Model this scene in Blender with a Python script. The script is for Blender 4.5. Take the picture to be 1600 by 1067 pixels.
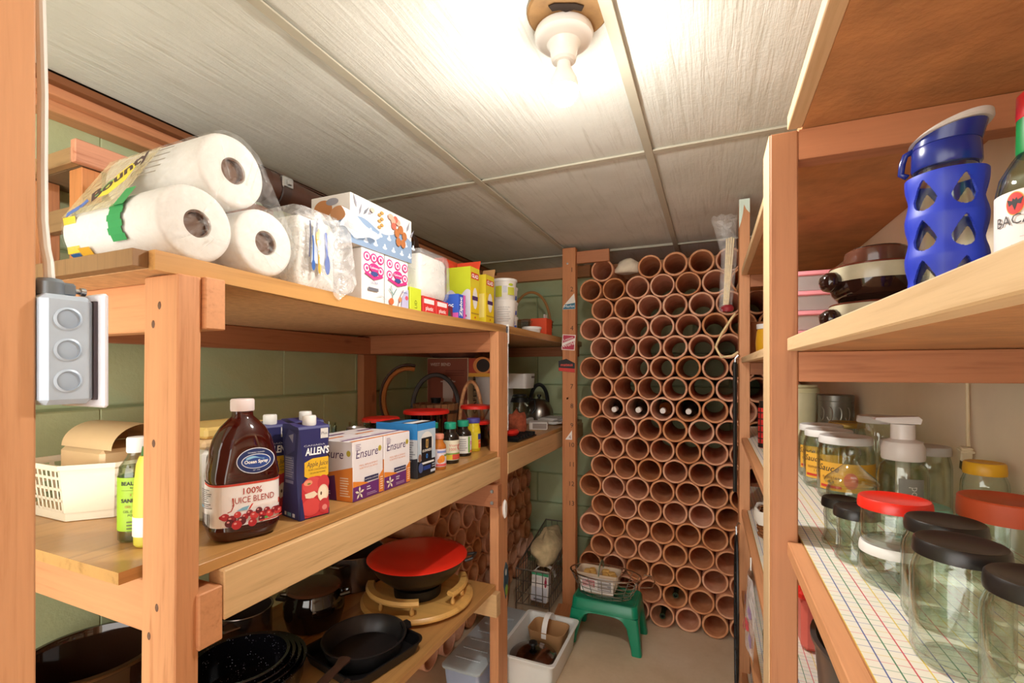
import bpy, math, random
from mathutils import Vector, Matrix

random.seed(7)
for o in list(bpy.data.objects):
    bpy.data.objects.remove(o)
scene = bpy.context.scene
COL = scene.collection
PI = math.pi

# ---------------------------------------------------------------- camera, world, exposure
CAMZ = 1.32
cam_data = bpy.data.cameras.new('camera')
cam = bpy.data.objects.new('camera', cam_data)
COL.objects.link(cam)
scene.camera = cam
cam_data.sensor_width = 36.0
cam_data.lens = 36.0 * 730.0 / 1600.0
cam_data.shift_y = (578.0 - 533.5) / 1600.0
cam_data.clip_start = 0.02
cam.location = (0, 0, CAMZ)
cam.rotation_euler = (PI / 2, 0, math.atan(312.0 / 730.0))

world = bpy.data.worlds.new('world')
scene.world = world
world.use_nodes = True
bg = world.node_tree.nodes['Background']
bg.inputs[0].default_value = (1.0, 0.955, 0.895, 1)
bg.inputs[1].default_value = 1.8
BULB = 325.0
scene.view_settings.view_transform = 'Standard'
scene.view_settings.look = 'None'
scene.view_settings.exposure = 1.45
scene.view_settings.gamma = 1.0
scene.view_settings.use_curve_mapping = False
scene.cycles.transparent_max_bounces = 48
scene.cycles.diffuse_bounces = 10
scene.cycles.max_bounces = 16

# ---------------------------------------------------------------- materials
def lin(c):
    c /= 255.0
    return c / 12.92 if c <= 0.04045 else ((c + 0.055) / 1.055) ** 2.4
def rgb(h):
    if isinstance(h, str):
        h = h.lstrip('#')
        return tuple(lin(int(h[i:i + 2], 16)) for i in (0, 2, 4))
    return h
MATS = {}
class NT:
    def __init__(s, name):
        s.m = bpy.data.materials.new(name); s.m.use_nodes = True
        s.t = s.m.node_tree; s.n = s.t.nodes; s.n.clear()
        s.out = s.n.new('ShaderNodeOutputMaterial')
    def new(s, kind, **kw):
        n = s.n.new('ShaderNode' + kind)
        for k, v in kw.items():
            if isinstance(k, str) and k.startswith('i_'):
                k = k[2:].replace('_', ' ')
                s.set(n.inputs[k], v)
            else:
                setattr(n, k, v)
        return n
    def set(s, inp, v):
        if isinstance(v, bpy.types.NodeSocket):
            s.t.links.new(v, inp)
        else:
            if isinstance(v, (tuple, list)) and len(v) == 3 and inp.type == 'RGBA':
                v = tuple(v) + (1,)
            inp.default_value = v
    def math(s, op, a, b=0.0, c=None):
        n = s.n.new('ShaderNodeMath'); n.operation = op
        s.set(n.inputs[0], a); s.set(n.inputs[1], b)
        if c is not None: s.set(n.inputs[2], c)
        return n.outputs[0]
    def mix(s, f, a, b, mode='MIX'):
        n = s.n.new('ShaderNodeMixRGB'); n.blend_type = mode
        s.set(n.inputs[0], f); s.set(n.inputs[1], a); s.set(n.inputs[2], b)
        return n.outputs[0]
    def ramp(s, f, stops):
        n = s.n.new('ShaderNodeValToRGB'); s.set(n.inputs[0], f)
        e = n.color_ramp.elements
        while len(e) < len(stops): e.new(0.5)
        for el, (p, c) in zip(e, stops):
            el.position = p; el.color = tuple(c) + (1,) if len(c) == 3 else c
        return n.outputs[0]
    def coords(s, scale=(1, 1, 1), rand=True):
        tc = s.n.new('ShaderNodeTexCoord')
        mp = s.n.new('ShaderNodeMapping')
        s.t.links.new(tc.outputs['Object'], mp.inputs[0])
        mp.inputs['Scale'].default_value = scale
        if rand:
            oi = s.n.new('ShaderNodeObjectInfo')
            cb = s.n.new('ShaderNodeCombineXYZ')
            v = s.math('MULTIPLY', oi.outputs['Random'], 17.0)
            for i in range(3): s.t.links.new(v, cb.inputs[i])
            s.t.links.new(cb.outputs[0], mp.inputs['Location'])
        return mp.outputs[0]
    def noise(s, vec, scale, detail=4, rough=0.55, dist=0.0):
        n = s.n.new('ShaderNodeTexNoise')
        s.t.links.new(vec, n.inputs['Vector'])
        n.inputs['Scale'].default_value = scale; n.inputs['Detail'].default_value = detail
        n.inputs['Roughness'].default_value = rough; n.inputs['Distortion'].default_value = dist
        return n.outputs[0]
    def bump(s, h, strength=0.3, dist=0.002):
        n = s.n.new('ShaderNodeBump')
        n.inputs['Strength'].default_value = strength; n.inputs['Distance'].default_value = dist
        s.set(n.inputs['Height'], h)
        return n.outputs[0]
    def principled(s, color, rough=0.5, metal=0.0, normal=None, spec=0.5, coat=0.0, emit=None, estr=0.0, trans=0.0, alpha=None):
        p = s.n.new('ShaderNodeBsdfPrincipled')
        s.set(p.inputs['Base Color'], color); s.set(p.inputs['Roughness'], rough)
        s.set(p.inputs['Metallic'], metal); p.inputs['Specular IOR Level'].default_value = spec
        p.inputs['Coat Weight'].default_value = coat
        p.inputs['Transmission Weight'].default_value = trans
        if normal is not None: s.set(p.inputs['Normal'], normal)
        if emit: s.set(p.inputs['Emission Color'], emit); p.inputs['Emission Strength'].default_value = estr
        return p.outputs[0]
    def done(s, shader):
        s.t.links.new(shader, s.out.inputs[0]); return s.m

def mat(name, col, rough=0.5, metal=0.0, var=0.08, vscale=9.0, bump=0.0, bscale=120.0, bdist=0.001, spec=0.5, coat=0.0):
    if name in MATS: return MATS[name]
    t = NT(name); c = rgb(col)
    v = t.coords()
    n = t.noise(v, vscale)
    a = tuple(min(1, x * (1 + var)) for x in c); b = tuple(x * (1 - var) for x in c)
    colr = t.ramp(n, [(0.3, b), (0.7, a)])
    nor = t.bump(t.noise(v, bscale, 3), bump, bdist) if bump else None
    MATS[name] = t.done(t.principled(colr, rough, metal, nor, spec, coat))
    return MATS[name]
def ink(h):
    return mat('print_' + h.lstrip('#'), h, rough=0.55, var=0.02, vscale=30)
def wood(name, c1, c2, axis='z', grain=44.0, rough=0.62, dark='#4a2a18', knots=0.5, stretch=0.05):
    key = name + '_' + axis
    if key in MATS: return MATS[key]
    t = NT(key)
    sc = [1, 1, 1]; sc['xyz'.index(axis)] = stretch
    v = t.coords(tuple(sc))
    n1 = t.noise(v, grain, 6, 0.65, 0.8)
    n2 = t.noise(v, grain * 4, 3, 0.6)
    f = t.math('MULTIPLY_ADD', n2, 0.35, t.math('MULTIPLY', n1, 0.72))
    c = t.ramp(f, [(0.32, rgb(c2)), (0.5, rgb(c1)), (0.72, tuple(min(1, x * 1.12) for x in rgb(c1)))])
    sk = [1, 1, 1]; sk['xyz'.index(axis)] = 0.45
    vk = t.coords(tuple(sk))
    vo = t.new('TexVoronoi'); t.t.links.new(vk, vo.inputs['Vector']); vo.inputs['Scale'].default_value = 7.0
    k = t.ramp(vo.outputs['Distance'], [(0.04, (knots,) * 3), (0.1, (0, 0, 0))])
    c = t.mix(k, c, rgb(dark))
    oi = t.n.new('ShaderNodeObjectInfo')
    hs = t.n.new('ShaderNodeHueSaturation'); t.set(hs.inputs['Color'], c)
    t.set(hs.inputs['Value'], t.math('MULTIPLY_ADD', oi.outputs['Random'], 0.16, 0.92))
    nor = t.bump(f, 0.25, 0.0012)
    MATS[key] = t.done(t.principled(hs.outputs[0], rough, 0, nor))
    return MATS[key]
def glass(name, tint='#f9fcf9', edge=0.58, base=0.045, rough=0.03, body=0.0, bodycol='#ffffff', rim='#98a598'):
    """thin walled glass: clear face on, tinted and mirror like towards its outline"""
    if name in MATS: return MATS[name]
    t = NT(name)
    lw = t.new('LayerWeight'); lw.inputs[0].default_value = 0.5
    f = t.math('POWER', lw.outputs['Facing'], 2.6)
    g = t.math('MULTIPLY_ADD', f, edge, base)
    c = t.mix(t.math('POWER', lw.outputs['Facing'], 4.0), rgb(tint), rgb(rim))
    tr = t.new('BsdfTransparent', i_Color=c)
    gl = t.new('BsdfGlossy', i_Color=(0.95, 0.97, 0.95), i_Roughness=rough)
    m = t.new('MixShader'); t.set(m.inputs[0], g)
    t.t.links.new(tr.outputs[0], m.inputs[1]); t.t.links.new(gl.outputs[0], m.inputs[2])
    res = m.outputs[0]
    if body:
        d = t.principled(rgb(bodycol), 0.25)
        m2 = t.new('MixShader'); m2.inputs[0].default_value = body
        t.t.links.new(res, m2.inputs[1]); t.t.links.new(d, m2.inputs[2]); res = m2.outputs[0]
    MATS[name] = t.done(res); return MATS[name]
def film(name, lo=0.04, hi=0.3, col='#ffffff', scale=30.0, bump=0.8):
    if name in MATS: return MATS[name]
    t = NT(name)
    v = t.coords((1, 1, 1))
    n = t.noise(v, scale, 4, 0.6, 2.0)
    nor = t.bump(n, bump, 0.01)
    d = t.principled(rgb(col), 0.12, 0, nor, 1.0)
    tr = t.new('BsdfTransparent', i_Color=(0.97, 0.97, 0.96))
    f = t.n.new('ShaderNodeMapRange'); t.set(f.inputs[0], n)
    f.inputs[1].default_value = 0.35; f.inputs[2].default_value = 0.75
    f.inputs[3].default_value = lo; f.inputs[4].default_value = hi
    m = t.new('MixShader'); t.set(m.inputs[0], f.outputs[0])
    t.t.links.new(tr.outputs[0], m.inputs[1]); t.t.links.new(d, m.inputs[2])
    MATS[name] = t.done(m.outputs[0]); return MATS[name]

# ---------------------------------------------------------------- mesh builder
def ident(p): return p
class M:
    def __init__(s):
        s.v = []; s.f = []; s.k = []
    def add(s, vs, fs, k=0, T=None):
        o = len(s.v)
        for p in vs:
            p = Vector(p)
            if T is not None: p = T @ p if isinstance(T, Matrix) else Vector(T(p))
            s.v.append(tuple(p))
        for f in fs:
            s.f.append(tuple(i + o for i in f)); s.k.append(k)
        return s
    def box(s, x0, x1, y0, y1, z0, z1, b=0.0, k=0, T=None):
        if x0 > x1: x0, x1 = x1, x0
        if y0 > y1: y0, y1 = y1, y0
        if z0 > z1: z0, z1 = z1, z0
        if b <= 0:
            vs = [(x, y, z) for x in (x0, x1) for y in (y0, y1) for z in (z0, z1)]
            fs = [(0, 1, 3, 2), (4, 6, 7, 5), (0, 4, 5, 1), (2, 3, 7, 6), (0, 2, 6, 4), (1, 5, 7, 3)]
            return s.add(vs, fs, k, T)
        b = min(b, (x1 - x0) * .45, (y1 - y0) * .45, (z1 - z0) * .45)
        vs = []; idx = {}
        for i, x in enumerate((x0, x1)):
            for j, y in enumerate((y0, y1)):
                for l, z in enumerate((z0, z1)):
                    dx = b if i == 0 else -b; dy = b if j == 0 else -b; dz = b if l == 0 else -b
                    idx[i, j, l, 0] = len(vs); vs.append((x, y + dy, z + dz))
                    idx[i, j, l, 1] = len(vs); vs.append((x + dx, y, z + dz))
                    idx[i, j, l, 2] = len(vs); vs.append((x + dx, y + dy, z))
        I = lambda i, j, l, a: idx[i, j, l, a]
        fs = []
        for q in (0, 1):
            fs.append([I(q, 0, 0, 0), I(q, 0, 1, 0), I(q, 1, 1, 0), I(q, 1, 0, 0)][::1 if q == 0 else -1])
            fs.append([I(0, q, 0, 1), I(1, q, 0, 1), I(1, q, 1, 1), I(0, q, 1, 1)][::1 if q == 0 else -1])
            fs.append([I(0, 0, q, 2), I(0, 1, q, 2), I(1, 1, q, 2), I(1, 0, q, 2)][::1 if q == 0 else -1])
        for a in (0, 1):
            for c in (0, 1):
                fs.append((I(a, c, 0, 0), I(a, c, 1, 0), I(a, c, 1, 1), I(a, c, 0, 1)))
                fs.append((I(a, 0, c, 0), I(a, 1, c, 0), I(a, 1, c, 2), I(a, 0, c, 2)))
                fs.append((I(0, a, c, 1), I(1, a, c, 1), I(1, a, c, 2), I(0, a, c, 2)))
        for i in (0, 1):
            for j in (0, 1):
                for l in (0, 1):
                    fs.append((I(i, j, l, 0), I(i, j, l, 1), I(i, j, l, 2)))
        return s.add(vs, fs, k, T)
    def lathe(s, prof, n=24, c=(0, 0, 0), k=0, T=None, a0=0.0, a1=2 * PI, closed_prof=False):
        full = abs(a1 - a0 - 2 * PI) < 1e-6
        cols = n if full else n + 1
        vs = []; fs = []
        rows = []
        for r, z in prof:
            if r < 1e-6 and full:
                rows.append([len(vs)] * cols); vs.append((c[0], c[1], c[2] + z))
            else:
                row = []
                for i in range(cols):
                    a = a0 + (a1 - a0) * i / n
                    row.append(len(vs)); vs.append((c[0] + r * math.cos(a), c[1] + r * math.sin(a), c[2] + z))
                rows.append(row)
        pr = list(zip(rows, rows[1:]))
        if closed_prof: pr.append((rows[-1], rows[0]))
        for A, B in pr:
            for i in range(n):
                j = (i + 1) % cols
                q = [A[i], A[j], B[j], B[i]]
                q2 = []
                for x in q:
                    if x not in q2: q2.append(x)
                if len(q2) >= 3: fs.append(tuple(q2))
        return s.add(vs, fs, k, T)
    def loft(s, secs, k=0, T=None, caps=True, closed=True):
        vs = [p for sec in secs for p in sec]; n = len(secs[0]); fs = []
        for a in range(len(secs) - 1):
            for i in range(n if closed else n - 1):
                j = (i + 1) % n
                fs.append((a * n + i, a * n + j, (a + 1) * n + j, (a + 1) * n + i))
        if caps:
            fs.append(tuple(range(n))[::-1]); o = (len(secs) - 1) * n
            fs.append(tuple(range(o, o + n)))
        return s.add(vs, fs, k, T)
    def tube(s, pts, r, n=8, k=0, closed=False, T=None, flat=1.0):
        pts = [Vector(p) for p in pts]; m = len(pts)
        rs = r if isinstance(r, (list, tuple)) else [r] * m
        secs = []; up = None
        for i, p in enumerate(pts):
            if closed: d = pts[(i + 1) % m] - pts[i - 1]
            else: d = pts[min(i + 1, m - 1)] - pts[max(i - 1, 0)]
            d.normalize()
            if up is None:
                up = Vector((0, 0, 1)) if abs(d.z) < 0.9 else Vector((1, 0, 0))
            u = up - d * up.dot(d)
            if u.length < 1e-4: u = d.orthogonal()
            u.normalize(); up = u
            w = d.cross(u)
            secs.append([tuple(p + (u * math.cos(2 * PI * q / n) * flat + w * math.sin(2 * PI * q / n)) * rs[i]) for q in range(n)])
        if closed: secs.append(secs[0])
        return s.loft(secs, k, T, caps=not closed)
    def prism(s, poly, h0, h1, k=0, ax='z', T=None):
        def P(a, b, h):
            return {'z': (a, b, h), 'y': (a, h, b), 'x': (h, a, b)}[ax]
        return s.loft([[P(a, b, h0) for a, b in poly], [P(a, b, h1) for a, b in poly]], k, T)
    def grid(s, fn, nu, nv, k=0, T=None):
        vs = [fn(i / nu, j / nv) for j in range(nv + 1) for i in range(nu + 1)]
        fs = [(j * (nu + 1) + i, j * (nu + 1) + i + 1, (j + 1) * (nu + 1) + i + 1, (j + 1) * (nu + 1) + i) for j in range(nv) for i in range(nu)]
        return s.add(vs, fs, k, T)
    def mesh(s, name, mats, sharp=35):
        me = bpy.data.meshes.new(name)
        me.from_pydata(s.v, [], s.f)
        for m in (mats if isinstance(mats, (list, tuple)) else [mats]): me.materials.append(m)
        me.polygons.foreach_set('material_index', s.k)
        me.polygons.foreach_set('use_smooth', [True] * len(s.f))
        me.update()
        if sharp < 180: me.set_sharp_from_angle(angle=math.radians(sharp))
        return me
    def build(s, name, mats, parent=None, world=False, loc=None, sharp=35):
        """world=True: the coordinates are world ones, the parent sits unrotated"""
        if world and parent is not None:
            L = parent_loc(parent)
            s.v = [(x - L[0], y - L[1], z - L[2]) for x, y, z in s.v]
        if world and parent is None and loc is not None:
            s.v = [(x - loc[0], y - loc[1], z - loc[2]) for x, y, z in s.v]
        o = bpy.data.objects.new(name, s.mesh(name, mats, sharp))
        COL.objects.link(o)
        if parent is not None: o.parent = parent
        if loc is not None: o.location = loc
        return o
def parent_loc(o):
    L = Vector((0, 0, 0))
    while o is not None:
        L = L + Vector(o.location); o = o.parent
    return L
def rrect(w, d, r, n=4):
    pts = []
    for cx, cy, a in ((w / 2 - r, d / 2 - r, 0), (-w / 2 + r, d / 2 - r, PI / 2), (-w / 2 + r, -d / 2 + r, PI), (w / 2 - r, -d / 2 + r, 1.5 * PI)):
        for i in range(n + 1):
            t = a + PI / 2 * i / n
            pts.append((cx + r * math.cos(t), cy + r * math.sin(t)))
    return pts
def rz(a, o=(0, 0, 0)):
    return Matrix.Translation(Vector(o)) @ Matrix.Rotation(a, 4, 'Z')

def tag(o, label, cat, group=None):
    o['label'] = label; o['category'] = cat
    if group: o['group'] = group
    return o
def thing(name, label, cat, loc=(0, 0, 0), rot=0.0, group=None):
    o = bpy.data.objects.new(name, None); COL.objects.link(o)
    o.empty_display_size = 0.05
    o.location = loc; o.rotation_euler = (0, 0, rot)
    return tag(o, label, cat, group)
def structure(o):
    o['kind'] = 'structure'; return o
def clone(o, loc, rot=None, label=None, parent=None):
    c = o.copy(); COL.objects.link(c); c.parent = parent
    if loc is not None: c.location = loc
    if rot is not None: c.rotation_euler = (0, 0, rot)
    if label: c['label'] = label
    for ch in [x for x in bpy.data.objects if x.parent == o]:
        clone(ch, None, None, None, c)
    return c

# ---------------------------------------------------------------- print on flat or round faces
TXT = {}
def text_geo(s, shear=0.0, bold=0.0):
    key = (s, shear, bold)
    if key in TXT: return TXT[key]
    cu = bpy.data.curves.new('t', 'FONT'); cu.body = s; cu.size = 1.0; cu.shear = shear; cu.offset = bold; cu.resolution_u = 2
    ob = bpy.data.objects.new('t', cu); COL.objects.link(ob)
    dg = bpy.context.evaluated_depsgraph_get()
    me = bpy.data.meshes.new_from_object(ob.evaluated_get(dg))
    vs = [(v.co.x, v.co.y) for v in me.vertices]; fs = [tuple(p.vertices) for p in me.polygons]
    bpy.data.objects.remove(ob); bpy.data.curves.remove(cu); bpy.data.meshes.remove(me)
    if vs:
        x0 = min(a for a, b in vs); x1 = max(a for a, b in vs)
        vs = [(a - x0, b) for a, b in vs]
    else: x0 = x1 = 0
    TXT[key] = (vs, fs, x1 - x0)
    return TXT[key]
def flat_map(O, U, V):
    O = Vector(O); U = Vector(U); V = Vector(V); N = U.cross(V)
    return lambda u, v, h: O + U * u + V * v + N * h
def cyl_map(c, r, a0):
    """u runs to the right as seen from outside, a0 is the angle of u = 0"""
    return lambda u, v, h: Vector((c[0] + (r + h) * math.cos(a0 + u / r), c[1] + (r + h) * math.sin(a0 + u / r), c[2] + v))
class Decal:
    def __init__(s, mp, step=0.006, eps=0.0003):
        s.mp = mp; s.m = M(); s.l = eps; s.eps = eps; s.step = step; s.mats = []
    def _k(s, h):
        m = ink(h) if isinstance(h, str) else h
        if m not in s.mats: s.mats.append(m)
        return s.mats.index(m)
    def strip(s, us, lo, hi, h):
        vs = []; fs = []
        for u in us:
            vs.append(s.mp(u, lo(u), s.l)); vs.append(s.mp(u, hi(u), s.l))
        for i in range(len(us) - 1):
            fs.append((2 * i, 2 * i + 2, 2 * i + 3, 2 * i + 1))
        s.m.add(vs, fs, s._k(h)); s.l += s.eps * 0.5
        return s
    def rect(s, u0, v0, u1, v1, h):
        n = max(1, int(abs(u1 - u0) / s.step + .99))
        return s.strip([u0 + (u1 - u0) * i / n for i in range(n + 1)], lambda u: v0, lambda u: v1, h)
    def ell(s, cu, cv, ru, rv, h, n=16):
        us = [cu - ru * math.cos(PI * i / n) for i in range(n + 1)]
        f = lambda u: rv * math.sqrt(max(0, 1 - ((u - cu) / ru) ** 2))
        return s.strip(us, lambda u: cv - f(u), lambda u: cv + f(u), h)
    def poly(s, pts, h):
        s.m.add([s.mp(a, b, s.l) for a, b in pts], [tuple(range(len(pts)))], s._k(h)); s.l += s.eps * 0.5
        return s
    def line(s, pts, w, h):
        for (a, b), (c, d) in zip(pts, pts[1:]):
            L = math.hypot(c - a, d - b) or 1; nx, ny = -(d - b) / L * w / 2, (c - a) / L * w / 2
            s.m.add([s.mp(a + nx, b + ny, s.l), s.mp(a - nx, b - ny, s.l), s.mp(c - nx, d - ny, s.l), s.mp(c + nx, d + ny, s.l)], [(0, 1, 2, 3)], s._k(h))
        s.l += s.eps * 0.3
        return s
    def text(s, t, u, v, size, h, align='c', rot=0.0, shear=0.0, bold=0.0, width=None, clip=None):
        vs, fs, w = text_geo(t, shear, bold)
        sx = size if width is None else width / max(w, 1e-6)
        off = {'l': 0, 'c': -w / 2, 'r': -w}[align]
        ca, sa = math.cos(rot), math.sin(rot)
        P = []
        for a, b in vs:
            x = (a + off) * sx; y = b * size
            x, y = u + x * ca - y * sa, v + x * sa + y * ca
            if clip: x = min(max(x, clip[0]), clip[1])
            P.append(s.mp(x, y, s.l))
        s.m.add(P, fs, s._k(h)); s.l += s.eps * 0.3
        return s
    def fine(s, u0, v0, u1, rows, gap, h, w=None):
        """rows of small print too fine to read"""
        for i in range(rows):
            e = u1 - (u1 - u0) * random.uniform(0, .3)
            s.rect(u0, v0 - i * gap, e, v0 - i * gap + gap * .45, h)
            s.l -= s.eps * .5
        s.l += s.eps * .5
        return s
    def build(s, name, parent):
        return s.m.build(name, s.mats, parent, sharp=180)

def carton(name, label, cat, x0, x1, y0, y1, z0, h, m, group=None, rot=0.0, b=0.0015, body='body'):
    """an upright box; local origin at the middle of its base"""
    w, d = x1 - x0, y1 - y0
    r = thing(name, label, cat, ((x0 + x1) / 2, (y0 + y1) / 2, z0), rot, group)
    M().box(-w / 2, w / 2, -d / 2, d / 2, 0, h, b).build(body, m, r)
    fx = flat_map((w / 2, -d / 2, 0), (0, 1, 0), (0, 0, 1))
    fy = flat_map((-w / 2, -d / 2, 0), (1, 0, 0), (0, 0, 1))
    ft = flat_map((w / 2, -d / 2, h), (0, 1, 0), (-1, 0, 0))
    return r, w, d, fx, fy, ft
def turned(name, label, cat, loc, parts, group=None, n=24, rot=0.0):
    r = thing(name, label, cat, loc, rot, group)
    obs = {}
    for p in parts:
        obs[p[0]] = M().lathe(p[1], p[3] if len(p) > 3 else n).build(p[0], p[2], r)
    return r
def shell(prof, t=0.0022):
    """outer profile (bottom centre first) closed with an inner wall"""
    inner = []
    for r, z in reversed(prof):
        inner.append((max(0.0, r - t) if r > 0 else 0.0, z if z > prof[0][1] + t else z + t * 1.6))
    return list(prof) + inner[0:]
def arc(c, r, a0, a1, n, plane='xz'):
    out = []
    for i in range(n + 1):
        a = a0 + (a1 - a0) * i / n
        p, q = r * math.cos(a), r * math.sin(a)
        out.append({'xz': (c[0] + p, c[1], c[2] + q), 'yz': (c[0], c[1] + p, c[2] + q), 'xy': (c[0] + p, c[1] + q, c[2])}[plane])
    return out
ORD = ['first', 'second', 'third', 'fourth', 'fifth', 'sixth', 'seventh', 'eighth', 'ninth', 'tenth', 'eleventh', 'twelfth', 'thirteenth',
       'fourteenth', 'fifteenth', 'sixteenth', 'seventeenth', 'eighteenth']

# ---------------------------------------------------------------- shared materials
PINE = ('#d58a4c', '#b8662f')
W = lambda a: wood('orange_pine', '#cb8f62', '#ae7044', a)
WR = lambda a: wood('red_pine', '#a86c46', '#8a5230', a)
WB = lambda a: wood('brown_pine', '#b5764a', '#965a35', a)
WY = lambda a: wood('pale_pine', '#c9a677', '#aa885a', a, knots=0.35)
WL = lambda a: wood('oak_laminate', '#b98a52', '#8d6030', a, grain=18, rough=0.3, knots=0.0, stretch=0.03)
WC = lambda a: wood('cut_pine', '#cfae84', '#b99468', a, knots=0.1)
CHIP = mat('chipboard', '#c99c6e', 0.8, var=0.14, vscale=60, bump=0.3, bscale=200)
OSB = mat('stained_underside', '#b07a4a', 0.75, var=0.2, vscale=14, bump=0.5, bscale=70, bdist=0.003)
METAL = mat('steel', '#b9bbbd', 0.28, 1.0, var=0.05)
CHROME = mat('chrome', '#d6d8da', 0.12, 1.0, var=0.03)
DKMETAL = mat('dark_iron', '#1d1c1e', 0.42, 0.3, var=0.2, bump=0.15, bscale=300)
WHITE = mat('white_plastic', '#e9e8e4', 0.4, var=0.03)
PAPER = mat('white_paper', '#e2e0dc', 0.8, var=0.03)
GLASS = glass('clear_glass')
RED = mat('red_plastic', '#d8281f', 0.35, var=0.04)
BLACK = mat('black_plastic', '#141414', 0.4, var=0.1)

# ---------------------------------------------------------------- setting
def concrete():
    t = NT('concrete_floor'); v = t.coords(rand=False)
    n = t.noise(v, 3.0, 6, 0.6); n2 = t.noise(v, 60, 4, 0.6)
    c = t.ramp(n, [(0.3, rgb('#c0a88a')), (0.5, rgb('#d3bd9e')), (0.72, rgb('#dccab0'))])
    c = t.mix(t.math('MULTIPLY', n2, 0.25), c, rgb('#a78e72'))
    return t.done(t.principled(c, 0.75, 0, t.bump(n2, 0.25, 0.002)))
structure(M().box(-1.6, 0.5, -1.2, 3.15, -0.06, 0).build('floor', concrete()))

def block_paint(name, c1, c2, c3):
    t = NT(name); v = t.coords(rand=False)
    n = t.noise(v, 2.2, 5, 0.6, 0.6); n2 = t.noise(v, 90, 4, 0.65)
    c = t.ramp(n, [(0.3, rgb(c1)), (0.5, rgb(c2)), (0.7, rgb(c3))])
    oi = t.n.new('ShaderNodeObjectInfo')
    hs = t.n.new('ShaderNodeHueSaturation'); t.set(hs.inputs['Color'], c)
    t.set(hs.inputs['Value'], t.math('MULTIPLY_ADD', oi.outputs['Random'], 0.1, 0.95))
    return t.done(t.principled(hs.outputs[0], 0.7, 0, t.bump(n2, 0.5, 0.002)))
GREEN = block_paint('green_block_paint', '#a9b080', '#b4bd92', '#a9c6a0')
JOINT = mat('green_mortar', '#93a078', 0.8, var=0.1, bump=0.4)
wl = structure(M().box(-1.62, -1.508, -1.0, 3.15, 0, 2.06).build('wall_left', JOINT))
wb = structure(M().box(-1.62, 0.5, 3.028, 3.15, 0, 2.06).build('wall_back', JOINT))
blkL = M().box(-0.012, 0.0, -0.196, 0.196, -0.096, 0.096, 0.004).mesh('block', GREEN)
blkB = M().box(-0.196, 0.196, 0.0, 0.012, -0.096, 0.096, 0.004).mesh('block', GREEN)
for r in range(10):
    z = 0.02 + 0.1 + r * 0.2
    for i in range(9):
        y = 0.05 + 0.39 * i + (0.2 if r % 2 else 0) - 0.12
        if y > 2.95 - 0.0: continue
        o = bpy.data.objects.new('block', blkL); COL.objects.link(o); o.parent = wl; o.location = (-1.5 , y, z)
    for i in range(6):
        x = -1.30 + 0.40 * i + (0.2 if r % 2 else 0)
        if x > 0.42: continue
        o = bpy.data.objects.new('block', blkB); COL.objects.link(o); o.parent = wb; o.location = (x, 3.018, z)
PANEL = mat('cream_wall_panel', '#e8d9bf', 0.7, var=0.06, vscale=6, bump=0.15, bscale=90)
structure(M().box(0.412, 0.5, -1.0, 3.05, 0, 2.06).build('wall_right', PANEL))

def tile_mat():
    t = NT('foam_ceiling_tile')
    v = t.coords((1, 0.05, 1)); v2 = t.coords((1, 1, 1))
    n = t.noise(v, 55, 4, 0.65, 0.4); n2 = t.noise(v2, 70, 4, 0.7); n3 = t.noise(v2, 4, 4)
    c = t.ramp(n3, [(0.3, rgb('#cdcec4')), (0.7, rgb('#dfe0d8'))])
    c = t.mix(t.math('MULTIPLY', t.ramp(n, [(0.3, (1, 1, 1)), (0.45, (0, 0, 0))]), 0.3), c, rgb('#9d9680'))
    h = t.math('ADD', t.math('MULTIPLY', n, 1.0), t.math('MULTIPLY', n2, 0.35))
    return t.done(t.principled(c, 0.8, 0, t.bump(h, 0.55, 0.006)))
TILE = tile_mat()
GRID = mat('grey_grid_bar', '#b9b3a0', 0.5, var=0.05)
ce = structure(M().box(-1.6, 0.5, -1.2, 3.15, 2.03, 2.1).build('ceiling', mat('ceiling_void', '#6d5a44', 0.9)))
xs = [-1.385, -0.767, -0.179, 0.412]; ys = [-0.95, 0.28, 1.5, 2.665, 3.028]
for i in range(3):
    for j in range(4):
        dz = [[0, 0, 0, 0], [0, 0, .004, 0], [0, 0, 0, 0]][i][j]
        w, d = xs[i + 1] - xs[i] - 0.006, ys[j + 1] - ys[j] - 0.006
        cx, cy = (xs[i] + xs[i + 1]) / 2, (ys[j] + ys[j + 1]) / 2
        rr = random.Random(i * 9 + j)
        def fn(u, v, w=w, d=d, rr=rr):
            e = min(u, 1 - u, v, 1 - v)
            return (-w / 2 + w * u, -d / 2 + d * v, (0.0 if e < .001 else -0.003 + rr.uniform(-.0012, .0012)))
        m = M().grid(fn, 14, 24)
        m.f = [f[::-1] for f in m.f]
        m.box(-w / 2, w / 2, -d / 2, d / 2, 0.001, 0.012)
        o = m.build('ceiling_tile', TILE, ce, sharp=60); o.location = (cx, cy, 2.003 + dz)
for x in xs[1:3]:
    M().box(x - .012, x + .012, -0.95, 2.95, 1.992, 1.996, .0008).box(x - .002, x + .002, -0.95, 2.95, 1.996, 2.02).build('grid_bar', GRID, ce)
for y in ys[1:4]:
    for i in range(3):
        a, b = xs[i] + (.012 if i else 0), xs[i + 1] - (.012 if i < 2 else .001)
        M().box(a, b, y - .011, y + .011, 1.993, 1.9965, .0008).box(a, b, y - .002, y + .002, 1.9965, 2.02).build('grid_bar', GRID, ce)
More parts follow.
